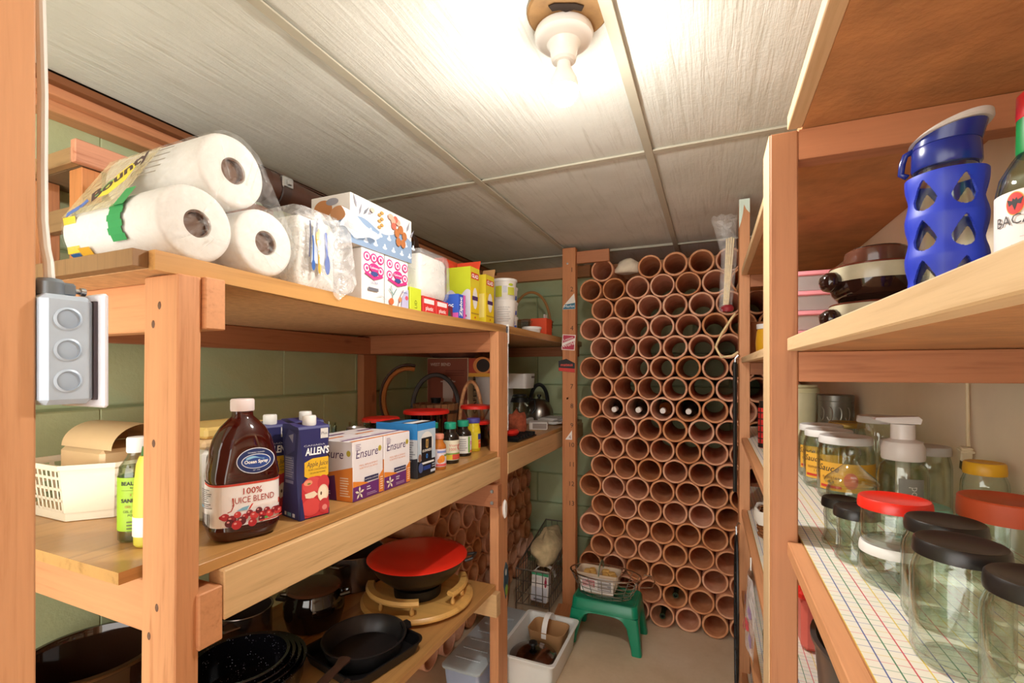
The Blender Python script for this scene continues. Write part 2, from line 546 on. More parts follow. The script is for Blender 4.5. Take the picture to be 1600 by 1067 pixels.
# ledgers under the ceiling
structure(M().box(-1.41, -1.385, -0.9, 3.01, 1.982, 2.0, .001).build('trim_1', wood('dark_trim', '#7d4a26', '#5e3319', 'y')))
structure(M().box(-1.445, -1.4105, -0.9, 3.01, 1.962, 2.0, .002).build('trim_2', wood('salmon_plate', '#cf8d62', '#b06a42', 'y')))
structure(M().box(-1.5, -1.4455, -0.9, 3.01, 1.938, 2.0, .002).build('trim_3', W('y')))
structure(M().box(-1.41, -0.72, 2.97, 3.017, 1.925, 2.0, .002).build('trim_4', W('x')))
structure(M().box(-0.66, 0.41, 3.0 - .03, 3.017, 1.885, 1.99, .002).build('trim_5', W('x')))
# door jamb on the near left
structure(M().box(-0.74, -0.583, 0.186, 0.228, 0, 2.0, .002).build('door_1', wood('jamb_pine', '#cd9468', '#b87c50', 'z')))

# ---------------------------------------------------------------- left shelving unit
LS = thing('shelving_unit', 'orange pine shelving unit with three deep shelves along green block wall', 'shelves', (-1.1, 1.2, 0))
def post(m, x0, x1, y0, y1, z0, z1, dy=0.0, dx=0.0):
    def T(p):
        f = (p.z - z0) / (z1 - z0); return Vector((p.x + dx * f, p.y + dy * f, p.z))
    return m.box(x0, x1, y0, y1, z0, z1, .002, T=T)
pl = []
pl.append(post(M(), -.867, -.78, .462, .500, 0, 1.474, .012, .0).build('post', W('z'), LS, True))
pl.append(M().box(-.819, -.78, 1.688, 1.778, 0, 1.474, .002).build('post', W('z'), LS, True))
M().box(-1.494, -1.456, 1.69, 1.779, 0, 1.474, .002).build('post', WR('z'), LS, True)
M().box(-1.494, -1.456, .462, .50, 0, 1.474, .002).build('post', WR('z'), LS, True)
for i, (x, z, sg) in enumerate(((-.826, 1.425, 0), (-.842, 1.395, 0), (-.826, .935, 0), (-.846, .885, 0), (-.83, .80, 0), (-.838, 1.20, 0))):
    M().lathe([(0, .0008), (.0032, .0008), (.0042, 0), (0, 0)], 10, T=Matrix.Translation((x, .4617 + .012 * z / 1.474, z)) @ Matrix.Rotation(PI / 2, 4, 'X') @ Matrix.Diagonal((1, 1.6, 1, 1))).build('nail_head', mat('nail_dark', '#6a4a36', .6), LS, True)
def ztop(y):
    return 1.505 - (0.012 * math.sin(PI * (y - .46) / 1.25) if .46 < y < 1.71 else 0)
TOPZ, MIDZ, PANZ = 1.505, 0.995, 0.465
def sagged(x0, x1, y0, y1, t, off=0.0, n=28):
    secs = []
    for i in range(n + 1):
        y = y0 + (y1 - y0) * i / n; z = ztop(y) - off
        secs.append([(x0, y, z - t), (x1, y, z - t), (x1, y, z), (x0, y, z)])
    return M().loft(secs)
sagged(-1.495, -.803, .445, 3.01, .028).build('shelf_board', CHIP, LS, True)
sagged(-.8029, -.787, .445, 3.01, .031, -.0005).build('shelf_edging', WL('y'), LS, True)
M().box(-1.495, -.803, .4225, .4445, 1.478, 1.5045, .0005).build('shelf_edging', wood('old_edging', '#8d6a44', '#6d4f30', 'z', grain=80), LS, True)
M().prism([(-1.495, .44), (-.873, .44), (-.873, .5015), (-.803, .5015), (-.803, 3.01), (-1.495, 3.01)], MIDZ - .02, MIDZ).build('shelf_board', WL('y'), LS, True)
M().box(-.8029, -.785, .5015, 3.01, MIDZ - .0195, MIDZ + .0003, .001).build('shelf_edging', WL('y'), LS, True)
M().box(-1.455, -.79, .44, 1.685, PANZ - .022, PANZ, .001).build('shelf_board', WL('y'), LS, True)
# long joists
M().box(-.812, -.771, .5445, 1.6875, .889, .974, .002).build('joist', WY('y'), LS, True)
M().box(-.815, -.777, 1.779, 3.005, .887, .974, .002).build('joist', WY('y'), LS, True)
M().box(-1.455, -1.417, .5445, 3.005, .887, .974, .002).build('joist', WY('y'), LS, True)
M().box(-1.455, -1.417, .5445, 3.005, 1.39, 1.464, .002).build('joist', WR('y'), LS, True)
# cross rails
M().box(-1.494, -.772, .502, .543, .858, .951, .002).build('cross_rail', W('x'), LS, True)
M().box(-1.494, -.772, .5125, .548, 1.388, 1.475, .002).build('cross_rail', W('x'), LS, True)
M().box(-1.494, -.765, 1.649, 1.687, .782, .871, .002).build('cross_rail', WR('x'), LS, True)
M().box(-1.455, -.82, 1.69, 1.728, 1.392, 1.474, .002).build('cross_rail', WR('x'), LS, True)
M().box(-1.494, -.77, 1.649, 1.687, .352, .442, .002).build('cross_rail', WY('x'), LS, True)
M().box(-1.494, -.80, .502, .54, .352, .442, .002).build('cross_rail', W('x'), LS, True)
M().box(-1.45, -.80, 2.96, 3.0, 1.41, 1.472, .002).build('cross_rail', WR('x'), LS, True)
for z in (.80, .845):
    M().lathe([(0, .004), (.006, .004), (.008, 0), (0, 0)], 10, T=Matrix.Translation((-.79, 1.6485, z)) @ Matrix.Rotation(PI / 2, 4, 'X')).build('bolt', METAL, LS, True)
# things pinned to the middle post
st = thing('plastic_sleeve', 'clear plastic strip with printed tag hanging on middle post of left shelves', 'plastic strip', (-.79, 1.79, 1.07))
M().box(-.004, .012, -.01, -.008, 0, .42).build('sleeve', film('strip_film', .25, .6), st)
M().box(-.006, .014, -.0075, -.006, .36, .44).build('tag_card', PAPER, st)
d = Decal(flat_map((.0145, -.0075, .36), (0, 1, 0), (0, 0, 1))); 
d2 = Decal(flat_map((-.006, -.0102, .36), (1, 0, 0), (0, 0, 1)))
d2.rect(.003, .045, .017, .072, '#4a4a50').rect(.003, .02, .017, .028, '#8a8a8a').rect(.003, .006, .017, .012, '#b04030').build('tag_print', st)
mg = tag(M().lathe([(0, 0), (.011, 0), (.014, .006), (.012, .012), (0, .014)], 14, T=Matrix.Diagonal((1, 2.8, 1, 1)).to_4x4()).build('magnet', [WHITE]), 'white and green oval magnet on the middle post below the joist', 'magnet')
mg.rotation_euler = (0, PI / 2, 0); mg.rotation_euler = (PI / 2, 0, PI / 2); mg.location = (-.7795, 1.735, .755)
mg2 = thing('luggage_tag', 'dark blue and green fish shaped card pinned low on middle post', 'card', (-.7795, 1.755, .38))
M().prism([(0, 0), (.02, .03), (.028, .08), (.02, .13), (.002, .15), (-.016, .12), (-.02, .06)], 0, .002, ax='x').build('card', mat('teal_card', '#3c5560', .5), mg2)
Decal(flat_map((.002, 0, 0), (0, 1, 0), (0, 0, 1))).ell(.006, .035, .014, .022, '#7fa03a').ell(.004, .09, .016, .03, '#27435a').ell(.0, .11, .008, .014, '#c9d3cf').build('card_print', mg2)

# ---------------------------------------------------------------- right shelving unit
RS = thing('shelving_unit', 'narrow brown pine shelving unit with five shelves along cream wall', 'shelves', (0.26, 1.0, 0))
M().box(.084, .122, .83, .92, 0, 1.688, .002).build('post', [wood('brown_post', '#a97049', '#8f5734', 'z', knots=.15)], RS, True)
M().box(.0825, .0838, .832, .918, 0, 1.687, .0003).build('post_edge', WC('z'), RS, True)
pb = M().box(.099, .137, 2.03, 2.12, 0, 1.985, .002).build('post', W('z'), RS, True)
M().prism([(.0985, 1.986), (.136, 1.986), (.136, 1.93), (.124, 1.945), (.116, 1.965), (.112, 1.93), (.106, 1.90), (.0985, 1.875)], 2.0275, 2.0297, ax='y').build('paint_patch', mat('pale_green_paint', '#cfe0d2', .6), RS, True)
M().box(.084, .122, -.5, -.41, 0, 1.985, .002).build('post', WB('z'), RS, True)
def liner():
    t = NT('grid_shelf_liner')
    tc = t.n.new('ShaderNodeTexCoord'); sp = t.n.new('ShaderNodeSeparateXYZ')
    t.t.links.new(tc.outputs['Object'], sp.inputs[0])
    x, y = sp.outputs[0], sp.outputs[1]
    c = rgb('#e6e2d4')
    def stripe(c, coord, off, per, w, col, s=1.0):
        m = t.math('PINGPONG', t.math('ADD', coord, off + 10 * per), per / 2)
        f = t.math('MULTIPLY', t.math('LESS_THAN', m, w / 2), s)
        return t.mix(f, c, rgb(col))
    for o, col in ((0.0, '#d6405a'), (.012, '#3f8a62'), (.024, '#4d62a8'), (.036, '#d8b93a')):
        c = stripe(c, y, o, .048, .0011, col, .6)
    for o, col in ((0.0, '#d23a50'), (.012, '#3a7d58'), (.024, '#41599c'), (.036, '#dfc24a')):
        c = stripe(c, x, o, .048, .0013, col, .95)
    return t.done(t.principled(c, 0.35))
LINER = liner()
for i, (z, m) in enumerate(((1.69, OSB), (1.349, OSB), (1.036, OSB), (.755, OSB), (.44, OSB), (.12, OSB))):
    t = .019
    M().box(.1272, .411, -.5, 2.45, z, z + t, .0006).build('shelf_board', m, RS, True)
    if z < 1.3: M().box(.128, .41, -.5, 2.45, z + t + .0002, z + t + .001).build('shelf_liner', LINER, RS, True)
    for a, b in ((-.41, .829), (.9205, 2.0295), (2.1205, 2.45)):
        M().box(.107, .127, a, b, z - (.001 if z != 1.349 else 0), z + t + .001, .0012).build('shelf_edging', WC('y') if z > 1.3 else W('y'), RS, True)
    for y in (.8305, 2.0305):
        M().box(.1375 if y > 2 else .1225, .411, y + .002, y + .038, z - .047, z - .0008, .001).build('cleat', WR('x'), RS, True)

# ---------------------------------------------------------------- lamp
def emitter():
    t = NT('bulb_glow')
    e = t.new('Emission', i_Color=(1.0, 0.965, 0.91), i_Strength=BULB)
    return t.done(e.outputs[0])
L = thing('ceiling_lamp', 'bare lit bulb in white porcelain holder on the ceiling', 'lamp', (-.272, .90, 2.0))
PORC = mat('white_porcelain', '#f1f0ec', .25, var=.01)
M().lathe([(0, -.0015), (.058, -.0015), (.074, -.002), (.078, .0008), (0, .0008)], 36, T=Matrix.Translation((.022, -.045, -.0045))).build('mounting_board', mat('brown_mounting_board', '#8d6a3e', .8, var=.2, vscale=30), L)
M().prism([(-.03, .0), (-.022, .012), (-.008, .009), (.004, .014), (.018, .008), (.033, .012), (.036, .0), (.02, -.006), (-.02, -.006)], -.0085, -.0066, T=Matrix.Translation((.022, -.068, 0)) @ Matrix.Rotation(.4, 4, 'Z')).build('torn_hole', mat('hole_dark', '#2a1c10', .9), L)
M().lathe([(0, -.006), (.057, -.006), (.059, -.012), (.057, -.02), (.05, -.026), (.034, -.03), (.028, -.038), (.0245, -.062), (.02, -.066), (0, -.066)], 40).build('lamp_holder', PORC, L)
M().lathe([(.0, -.0662), (.0135, -.0662), (.0145, -.075), (.019, -.086), (.0262, -.099), (.0287, -.1095), (.0296, -.1205)], 32).build('bulb_base', PORC, L)
M().lathe([(.0296, -.1207), (.0275, -.132), (.02, -.143), (.01, -.149), (0, -.150)], 32).build('bulb', emitter(), L)

# ---------------------------------------------------------------- clay pipe rack
def clay():
    t = NT('terracotta'); v = t.coords()
    n = t.noise(v, 14, 5, 0.6); n2 = t.noise(v, 160, 3)
    c = t.ramp(n, [(0.3, rgb('#c5845e')), (0.5, rgb('#d8996f')), (0.75, rgb('#e6b18e'))])
    oi = t.n.new('ShaderNodeObjectInfo')
    hs = t.n.new('ShaderNodeHueSaturation'); t.set(hs.inputs['Color'], c)
    t.set(hs.inputs['Value'], t.math('MULTIPLY_ADD', oi.outputs['Random'], 0.22, 0.88))
    t.set(hs.inputs['Saturation'], t.math('MULTIPLY_ADD', oi.outputs['Random'], -0.25, 1.1))
    return t.done(t.principled(hs.outputs[0], 0.8, 0, t.bump(n2, 0.4, 0.001)))
CLAY = clay()
def pipe_mesh(r, ri, L, seed, ax):
    rr = random.Random(seed)
    ex, ph = rr.uniform(0, .0004), rr.uniform(0, 6)
    c = .0025
    prof = [(ri + c, 0), (r - c, 0), (r, c), (r, L), (ri, L), (ri, c)]
    def T(p):
        a = math.atan2(p.y, p.x); f = 1 + ex / r * math.cos(2 * a + ph)
        x, y, z = p.x * f, p.y * f, p.z
        return Vector((x, z, y)) if ax == 'y' else Vector((-z, x, y))
    return M().lathe(prof, 36, T=T, closed_prof=True).mesh('clay_pipe', CLAY)
PM = [pipe_mesh(.0605, .0502 + .001 * (i % 3), .50, i, 'y') for i in range(5)]
rr = random.Random(3)
PIPES = {}
for k in range(18):
    row = 18 - k; z = .0635 + k * .1056
    x0 = -.607 if k % 2 == 0 else -.545
    n = 0
    for j in range(8):
        x = x0 + .1245 * j
        if x > .33: continue
        if k == 17 and j in (1,): continue
        o = bpy.data.objects.new('clay_pipe', rr.choice(PM)); COL.objects.link(o)
        o.location = (x + rr.uniform(-.0005, .0005), 2.505 + rr.uniform(-.012, .012), z)
        tag(o, 'terracotta pipe, %s from the numbered post in the %s row down of the rack' % (ORD[j], ORD[row - 1]), 'pipe', 'terracotta pipes stacked as wine rack')
        PIPES[k, j] = o.location.copy()
PL = [pipe_mesh(.0605, .0502 + .001 * (i % 3), .315, i + 9, 'x') for i in range(4)]
for k in range(7):
    z = .0635 + k * .1056
    for j in range(-1, 10):
        y = 1.8735 + .1245 * j + (.0622 if k % 2 else 0)
        if y > 2.96 - .0: continue
        if k == 6 and j > 7: continue
        o = bpy.data.objects.new('clay_pipe', rr.choice(PL)); COL.objects.link(o)
        o.location = (-1.125 + rr.uniform(-.012, .012), y, z)
        tag(o, 'terracotta pipe under the left shelf, %s row up, %s from the middle post' % (ORD[k], ORD[j + 1]), 'pipe', 'terracotta pipes stacked under the left shelf')
# numbered post
RP = thing('rack_post', 'numbered wooden post with wine labels stuck on beside the pipe rack', 'post', (-.715, 2.46, 0))
M().box(-.037, .037, 0, .04, 0, 1.985, .002).build('post', wood('rack_post_pine', '#b4764a', '#955a36', 'z', knots=.2), RP)
dn = Decal(flat_map((-.037, 0, 0), (1, 0, 0), (0, 0, 1)))
for i, s in enumerate(['1', '2', '', '4', '', '', '7', '8', '9', '10', '11', '12', '13']):
    if s: dn.text(s, .054, 1.872 - i * .1056 - .02, .036, '#3a2416')
dn.build('painted_numerals', RP)
def sticker(name, lab, pts, base, z, extra, rot=0.0, off=.0012):
    o = M().prism(pts, -off, -.0004, ax='y').build(name, ink(base), RP); o.location = (0, 0, z); o.rotation_euler = (0, rot, 0); o['label'] = lab
    dd = Decal(flat_map((0, -off, 0), (1, 0, 0), (0, 0, 1))); extra(dd); dd.build('sticker_print', o)
sticker('wine_sticker', 'teal and white folded label', [(-.035, -.04), (.036, -.04), (.036, .0), (.03, .045), (-.03, -.02)], '#e3ded4', 1.69,
        lambda d: d.poly([(-.034, -.039), (.035, -.039), (.035, -.006), (-.022, -.013)], '#2b6b86').text('Merlot', 0.004, -.03, .021, '#e8ecec'))
sticker('wine_sticker', 'red and white square label', [(-.038, -.042), (.036, -.042), (.036, .042), (-.038, .042)], '#e6d9d2', 1.47,
        lambda d: d.rect(-.034, -.038, .032, .038, '#b3324a').poly([(-.034, -.02), (.032, .01), (.032, .025), (-.034, -.005)], '#e9e1dc').text('Lesson', -.002, .014, .02, '#f0eae4', rot=.35).text('World', .002, -.02, .026, '#f0eae4', rot=.35, bold=.01), .08)
sticker('wine_sticker', 'black and red label', [(-.058, -.03), (.034, -.04), (.034, .012), (-.014, .036), (-.058, .024)], '#1d1a1c', 1.345,
        lambda d: d.poly([(-.057, -.029), (.033, -.039), (.033, -.018), (-.057, -.012)], '#c8372e').text('mateus', -.012, -.004, .024, '#d24a3e', bold=.015))
sticker('wine_sticker', 'white triangle label', [(-.02, -.024), (.018, -.024), (.018, .028)], '#e9e4e0', .965, lambda d: d.text('4', .006, -.018, .026, '#7a3a48'))
M().lathe([(0, -.003), (.006, -.002), (.006, 0), (0, 0)], 10, T=Matrix.Translation((-.008, 0, 1.165)) @ Matrix.Rotation(PI / 2, 4, 'X')).build('push_pin', mat('green_pin', '#2c6a35', .4), RP)
M().lathe([(0, .004), (.005, .003), (.006, 0), (0, 0)], 10, T=Matrix.Translation((-.008, 0, 1.9)) @ Matrix.Rotation(PI / 2, 4, 'X')).build('nail_head', METAL, RP)
# top brace from the post to the wall
tag(M().box(-.677, -.50, 2.48, 2.50, 1.90, 1.965, .002).build('wooden_brace', WR('x')), 'short wooden brace nailed to the top of the numbered post', 'brace')

# wine bottles lying in pipes
WINE = mat('dark_wine_glass', '#17140f', .08, var=.05)
GRN = mat('green_wine_glass', '#22301c', .08, var=.1)
def bottle_y(name, lab, kj, capm, glassm, capped, front=.03):
    p = PIPES[kj]
    y0 = p.y + front
    r = thing(name, lab, 'bottle', (p.x, y0, p.z - .0118), 0, 'wine bottles lying in the pipes')
    T = Matrix.Rotation(-PI / 2, 4, 'X')
    prof = [(0, .03), (.0125, .03), (.0128, .09), (.016, .11), (.03, .135), (.0375, .16), (.0375, .29), (.034, .30), (0, .30)]
    if not capped: prof = [(.007, .02), (.009, 0), (.0145, 0), (.0145, .012), (.0128, .014)] + prof[1:]
    M().lathe(prof, 24, T=T).build('bottle_body', glassm, r)
    if capped:
        M().lathe([(0, 0), (.0135, 0), (.0148, .002), (.0148, .045), (.0135, .06)], 20, T=T).build('cap', capm, r)
    else:
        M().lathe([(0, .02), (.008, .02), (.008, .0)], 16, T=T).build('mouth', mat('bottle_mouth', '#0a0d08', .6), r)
CAPW = mat('white_capsule', '#d9d4cc', .35)
for j, nm in ((1, 'second'), (2, 'third'), (3, 'fourth'), (4, 'fifth')):
    bottle_y('wine_bottle', 'dark wine bottle with white cap lying in %s pipe of the eighth row' % nm, (10, j), CAPW,
             WINE if j != 3 else mat('amber_wine', '#8a4a16', .1), True)
bottle_y('wine_bottle', 'open green bottle neck showing in a pipe of the second lowest row', (1, 3), CAPW, GRN, False, .04)
bottle_y('wine_bottle', 'open green bottle neck showing in a pipe of the lowest row', (0, 3), CAPW, GRN, False, .02)
# cloth in the gap of the top row
def crumple(name, label, cat, loc, rx, ry, rz_, m, seed=1, amp=.25, n=26, group=None):
    rr = random.Random(seed)
    ws = [(rr.uniform(2, 7), rr.uniform(2, 7), rr.uniform(0, 6), rr.uniform(0, 6)) for _ in range(6)]
    def fn(u, v):
        a = 2 * PI * u; b = PI * (v - .5)
        k = 1 + amp * sum(math.sin(p * a * .5 + f) * math.cos(q * b + g) for p, q, f, g in ws) / 4
        if u >= .999: a = 0; k = 1 + amp * sum(math.sin(f) * math.cos(q * b + g) for p, q, f, g in ws) / 4
        w = min(1, 6 * u, 6 * (1 - u)); k = 1 + (k - 1) * w
        return (rx * k * math.cos(a) * math.cos(b), ry * k * math.sin(a) * math.cos(b), max(-.55, math.sin(b) * k) * rz_)
    return tag(M().grid(fn, n, n // 2).build(name, m, None, loc=loc, sharp=180), label, cat, group)
CLOTH = mat('beige_cloth', '#d8cbb4', .9, var=.12, vscale=25, bump=.5, bscale=200)
crumple('rag', 'pale rag stuffed between the pipes in the top row', 'rag', (-.415, 2.56, 1.868), .066, .05, .05, CLOTH, 4)

# ================================================================ left top shelf
def zt2(y0, y1): return max(ztop(y0), ztop(y1)) + .0008
FILM = film('clear_wrap', .03, .22)
CORE = mat('cardboard_core', '#6e5242', .9, var=.1)
TISSUE = mat('tissue_paper', '#dfddd9', .9, var=.02, bump=.25, bscale=180)
# --- pack of paper towels
Zt = ztop(.55)
PT = thing('paper_towel_pack', 'plastic wrapped pack of white paper towel rolls on the top left shelf', 'paper towels', (-.82, .60, Zt + .0015))
R = .066
cent = [(-.069, R + .004), (.066, R + .004), (-.003, R + .004 + .117)]
LEN = .275
for (yy, zz) in cent:
    T = Matrix.Translation((0, yy, zz)) @ Matrix.Rotation(-PI / 2, 4, 'Y')
    b = .010
    ro = M().lathe([(.0225, .006), (.024, .0), (R - b, 0), (R - .003, .003), (R, b), (R, LEN), (0, LEN)], 44, T=T).build('paper_roll', TISSUE, PT, sharp=50)
    M().lathe([(0, .012), (.0205, .012), (.0205, .003), (.0224, .003), (.0224, .03), (0, .03)], 28, T=T, closed_prof=False).build('core', CORE, ro)
def hull_section(off, x, sq=1.0, cz=.09):
    pts = []
    n = 54
    for i in range(n):
        a = 2 * PI * i / n
        best = max(cent, key=lambda c: c[0] * math.cos(a) + c[1] * math.sin(a))
        y = best[0] + (R + off) * math.cos(a); z = best[1] + (R + off) * math.sin(a)
        pts.append((x, y * sq, max(.0008, cz + (z - cz) * sq)))
    return pts
def rip(pts, amp, seed):
    rr = random.Random(seed)
    return [(x + rr.uniform(-amp, amp) * 2, y + rr.uniform(-amp, amp), max(.0008, z + rr.uniform(-amp, amp))) for x, y, z in pts]
secs = [rip(hull_section(.002, .008, .9), .003, 5), rip(hull_section(.0025, .004), .0008, 1)] + [rip(hull_section(.003, -LEN * i / 8), .0012, 20 + i) for i in range(1, 9)] + \
       [rip(hull_section(.002, -LEN - .012, .72), .003, 6), rip(hull_section(.001, -LEN - .03, .4, .05), .004, 7), rip(hull_section(0, -LEN - .055, .22, .03), .004, 8)]
wr = M().loft(secs, caps=False).build('wrap', FILM, PT, sharp=180)
M().loft([rip(hull_section(.002, .008, .9), .003, 5), rip(hull_section(.0, .011, .5), .004, 9)], caps=False).add(rip(hull_section(0, .0115, .5), .0, 9), [tuple(range(54))]).build('wrap_end', film('end_wrap', .02, .16), PT, sharp=180)
# print on the sloping side that faces the aisle end
def slope(u, v, h):   # u along the rolls from their far end, v up the slope between lower and upper roll
    a = Vector((0, cent[0][0], cent[0][1])); b = Vector((0, cent[2][0], cent[2][1]))
    dr = (b - a); dr.normalize(); nn = Vector((0, -dr.z, dr.y))
    return Vector((u - LEN, 0, 0)) + a + dr * v + nn * (R + .0052 + h)
dp = Decal(slope)
dp.rect(.0, -.012, .165, .14, film('tinted_wrap', .45, .6, '#e3d3a4', 14))
dp.poly([(.075, .025), (.105, .028), (.128, .06), (.125, .1), (.10, .112), (.08, .085)], '#e6d24a').poly([(.06, .03), (.075, .03), (.085, .075), (.07, .07)], '#78a85a')
dp.text('Bounty', .106, .072, .046, '#4c3a3a', rot=.95, shear=.2, bold=.03)
dp.line([(.012, -.008), (.026, .002), (.04, .008), (.048, .024)], .016, '#5a78c0')
dp.rect(.16, -.012, .19, .03, '#3c9a58')
for i in range(5): dp.rect(.165, .06 + i * .016, .215, .0635 + i * .016, '#8f8678')
dp.build('wrap_print', wr)
db = Decal(lambda u, v, h: Vector((-u, cent[0][0] - (R + .0045 + h) * math.cos(v), cent[0][1] + (R + .0045 + h) * math.sin(v))))
for i in range(6):
    v0 = -.5 + i * .16
    db.rect(.085 + .004 * (i % 2), v0, .125 + .004 * (i % 2), v0 + .16, '#2f9150'); db.l -= .00015
db2 = Decal(db.mp)
db2.rect(.235, -.6, .275, .35, '#e3c22e').rect(.24, -1.0, .27, -.62, '#2a5f9a').rect(.20, -.75, .236, -.5, '#d9a62e')
db.build('wrap_print', wr); db2.build('wrap_print', wr)
# --- small wooden stand by the wall
SX, SY = -1.266, .569
ST = thing('wooden_stand', 'small rough wooden stand with pink stained rail behind the paper towels', 'stand', (-1.38, .80, TOPZ))
for x in (SX - .05, -1.492):
    for y in (SY, 1.0):
        M().box(x, x + .05, y, y + .038, TOPZ, 1.765, .002).build('leg', wood('stand_leg', '#c58049', '#9c6032', 'z') if x > -1.4 else WB('z'), ST, True)
M().box(SX + .001, SX + .02, SY - .02, 1.04, 1.766, 1.815, .002).build('rail', wood('stained_rail', '#cf9070', '#a9603f', 'y'), ST, True)
M().box(-1.492, SX, SY - .02, SY - .001, 1.766, 1.80, .002).build('rail', wood('grey_rail', '#9c7a52', '#7d5f3c', 'x'), ST, True)
M().box(-1.492, SX, SY, 1.04, 1.766, 1.782, .001).build('top_board', wood('grey_top', '#7d6144', '#5d452e', 'y'), ST, True)
M().box(-1.492, SX - .05, SY + .01, SY + .03, 1.64, 1.69, .001).build('rail', wood('grey_rail', '#9c7a52', '#7d5f3c', 'x'), ST, True)
# --- bag of napkins and plastic cutlery
z0 = ztop(.82)
NB = thing('napkin_bag', 'crumpled clear plastic bag of white napkins with cutlery print', 'napkin bag', (-.91, .8125, z0 + .002))
def soft(w, d, h, seed, amp=.004, n=10, puff=.0):
    rr = random.Random(seed); secs = []
    base = rrect(w, d, min(w, d) * .12, 3)
    m = 9
    for i in range(m + 1):
        f = i / m
        s = 1 + puff * math.sin(PI * f) - (.06 if i in (0, m) else 0)
        secs.append([(x * s + rr.uniform(-amp, amp), y * s + rr.uniform(-amp, amp), h * f + (rr.uniform(-amp, amp) if 0 < i else 0)) for x, y in base])
    return M().loft(secs)
soft(.15, .115, .165, 2, .001).build('napkin_stack', PAPER, NB, sharp=60)
bag = soft(.18, .13, .185, 3, .002, puff=.015).build('bag', film('napkin_bag_film', .12, .5, scale=18), NB, sharp=180)
dd = Decal(flat_map((.091, -.068, 0), (0, 1, 0), (0, 0, 1)), eps=.0008)
dd.l = .008
dd.poly([(.028, .06), (.035, .15), (.055, .165), (.07, .15), (.078, .06)], '#c4cfe0')
dd.line([(.034, .05), (.034, .105), (.032, .12)], .004, '#2d5fae').ell(.034, .055, .005, .012, '#2d5fae')
dd.line([(.05, .045), (.049, .10)], .005, '#d8a52c').ell(.048, .118, .0085, .021, '#d8a52c').ell(.051, .05, .005, .012, '#d8a52c')
dd.line([(.073, .05), (.071, .10), (.068, .135)], .007, '#1f55b5').ell(.073, .062, .008, .022, '#1f55b5')
dd.line([(.02, .07), (.024, .12), (.022, .15)], .003, '#39406a').line([(.042, .13), (.044, .16)], .003, '#39406a')
dd.build('bag_print', bag)
def flap(u, v):
    return (.118 + .006 * math.sin(6 * u + 2 * v), .03 + .125 * u + .01 * math.sin(5 * v), .205 - .03 * u - .05 * v * (1 - .45 * u) + .006 * math.sin(9 * u) * v)
M().grid(flap, 12, 8).build('bag_flap', film('flap_film', .5, .9, scale=9), NB, sharp=180)
def tail(u, v):
    w = .5 - abs(u - .5)
    return (.112 + .02 * v + .004 * math.sin(11 * u), -.045 + .115 * u, .165 - .185 * v * (.75 + .5 * w) + .004 * math.sin(13 * u))
M().grid(tail, 18, 14).build('bag_flap', film('flap_film2', .12, .5, scale=12), NB, sharp=180)
# --- tissue boxes
def cube_tissue(y0, y1, lab, variant):
    z = zt2(y0, y1)
    r, w, d, fx, fy, ft = carton('tissue_box', lab, 'tissue box', -.915, -.803, y0, y1, z + .0006, .132, ink('#dedad8'), 'pink and white tissue boxes')
    D = Decal(fx)
    D.rect(.004, .068, d - .004, .128, '#f0dfe6')
    for i in range(3):
        for j in range(2):
            cu, cv = .018 + i * (d - .036) / 2, .083 + j * .03
            D.ell(cu, cv, .013, .012, '#c9327a').ell(cu, cv, .009, .008, '#f0dfe6').ell(cu, cv, .0045, .0045, '#c9327a')
    D.poly([(.008, .068), (d / 2, .056), (d - .008, .068), (d - .012, .075), (d / 2, .064), (.012, .075)], '#c9327a')
    D.ell(d / 2, .088, .02, .011, '#c9327a').text('Cashmere', d / 2, .0845, .0085, '#ffffff').ell(d / 2, .072, .014, .006, '#394a86')
    if variant == 0:
        D.text('ULTRA', d / 2, .046, .009, '#4a4f8a').rect(.02, .028, d - .028, .036, '#6a6a72').line([(.055, .016), (.075, .02), (.09, .012)], .0012, '#a0a0aa')
    else:
        D.poly([(.065, .0), (d - .003, .0), (d - .003, .055), (.085, .05), (.07, .03)], '#b5b2d2')
        D.line([(.02, .055), (.028, .03), (.022, .0)], .002, '#3b7d77').line([(.012, .045), (.03, .03), (.045, .05)], .002, '#3b7d77').line([(.05, .0), (.06, .03), (.075, .05)], .002, '#7a4a5a')
        D.ell(.022, .012, .010, .009, '#e0673c').ell(.06, .022, .006, .007, '#e58a5c').ell(.09, .03, .007, .006, '#d8556a').text('Cashmere', .078, .042, .007, '#394a86')
    D.build('front_print', r)
cube_tissue(.925, 1.012, 'pink and white tissue box, left of two under the floral box', 0)
cube_tissue(1.016, 1.118, 'pink and white tissue box with flower stems, right under the floral box', 1)
z = ztop(.925) + .1355
r, w, d, fx, fy, ft = carton('tissue_box', 'long floral and blue tissue box on top of two pink boxes', 'tissue box', -.93, -.803, .885, 1.135, z, .122, ink('#dcd9d5'))
D = Decal(fx)
D.strip([d * i / 20 for i in range(21)], lambda u: 0, lambda u: .062 + .010 * math.sin(38 * u), '#8298b4')
for i in range(7):
    for j in range(2):
        cu, cv = .018 + i * .037 + (.018 if j else 0), .016 + j * .028
        D.ell(cu, cv, .009, .004, '#c8d2de').ell(cu, cv + .005, .004, .006, '#c8d2de'); D.l -= .0003
for x, y, a, c in ((.03, .075, 1.3, '#8a8a94'), (.045, .08, .9, '#74767f'), (.06, .085, .6, '#9a98a0'), (.02, .09, 1.9, '#8a8a94'), (.225, .085, 1.2, '#8b8b95'), (.24, .07, 1.0, '#8b8b95')):
    for sgn in (-1, 1):
        pts = [(x, y), (x + .012 * math.cos(a + sgn * .35), y + .012 * math.sin(a + sgn * .35)), (x + .036 * math.cos(a), y + .034 * math.sin(a))]
        D.poly(pts if sgn < 0 else pts[::-1], c)
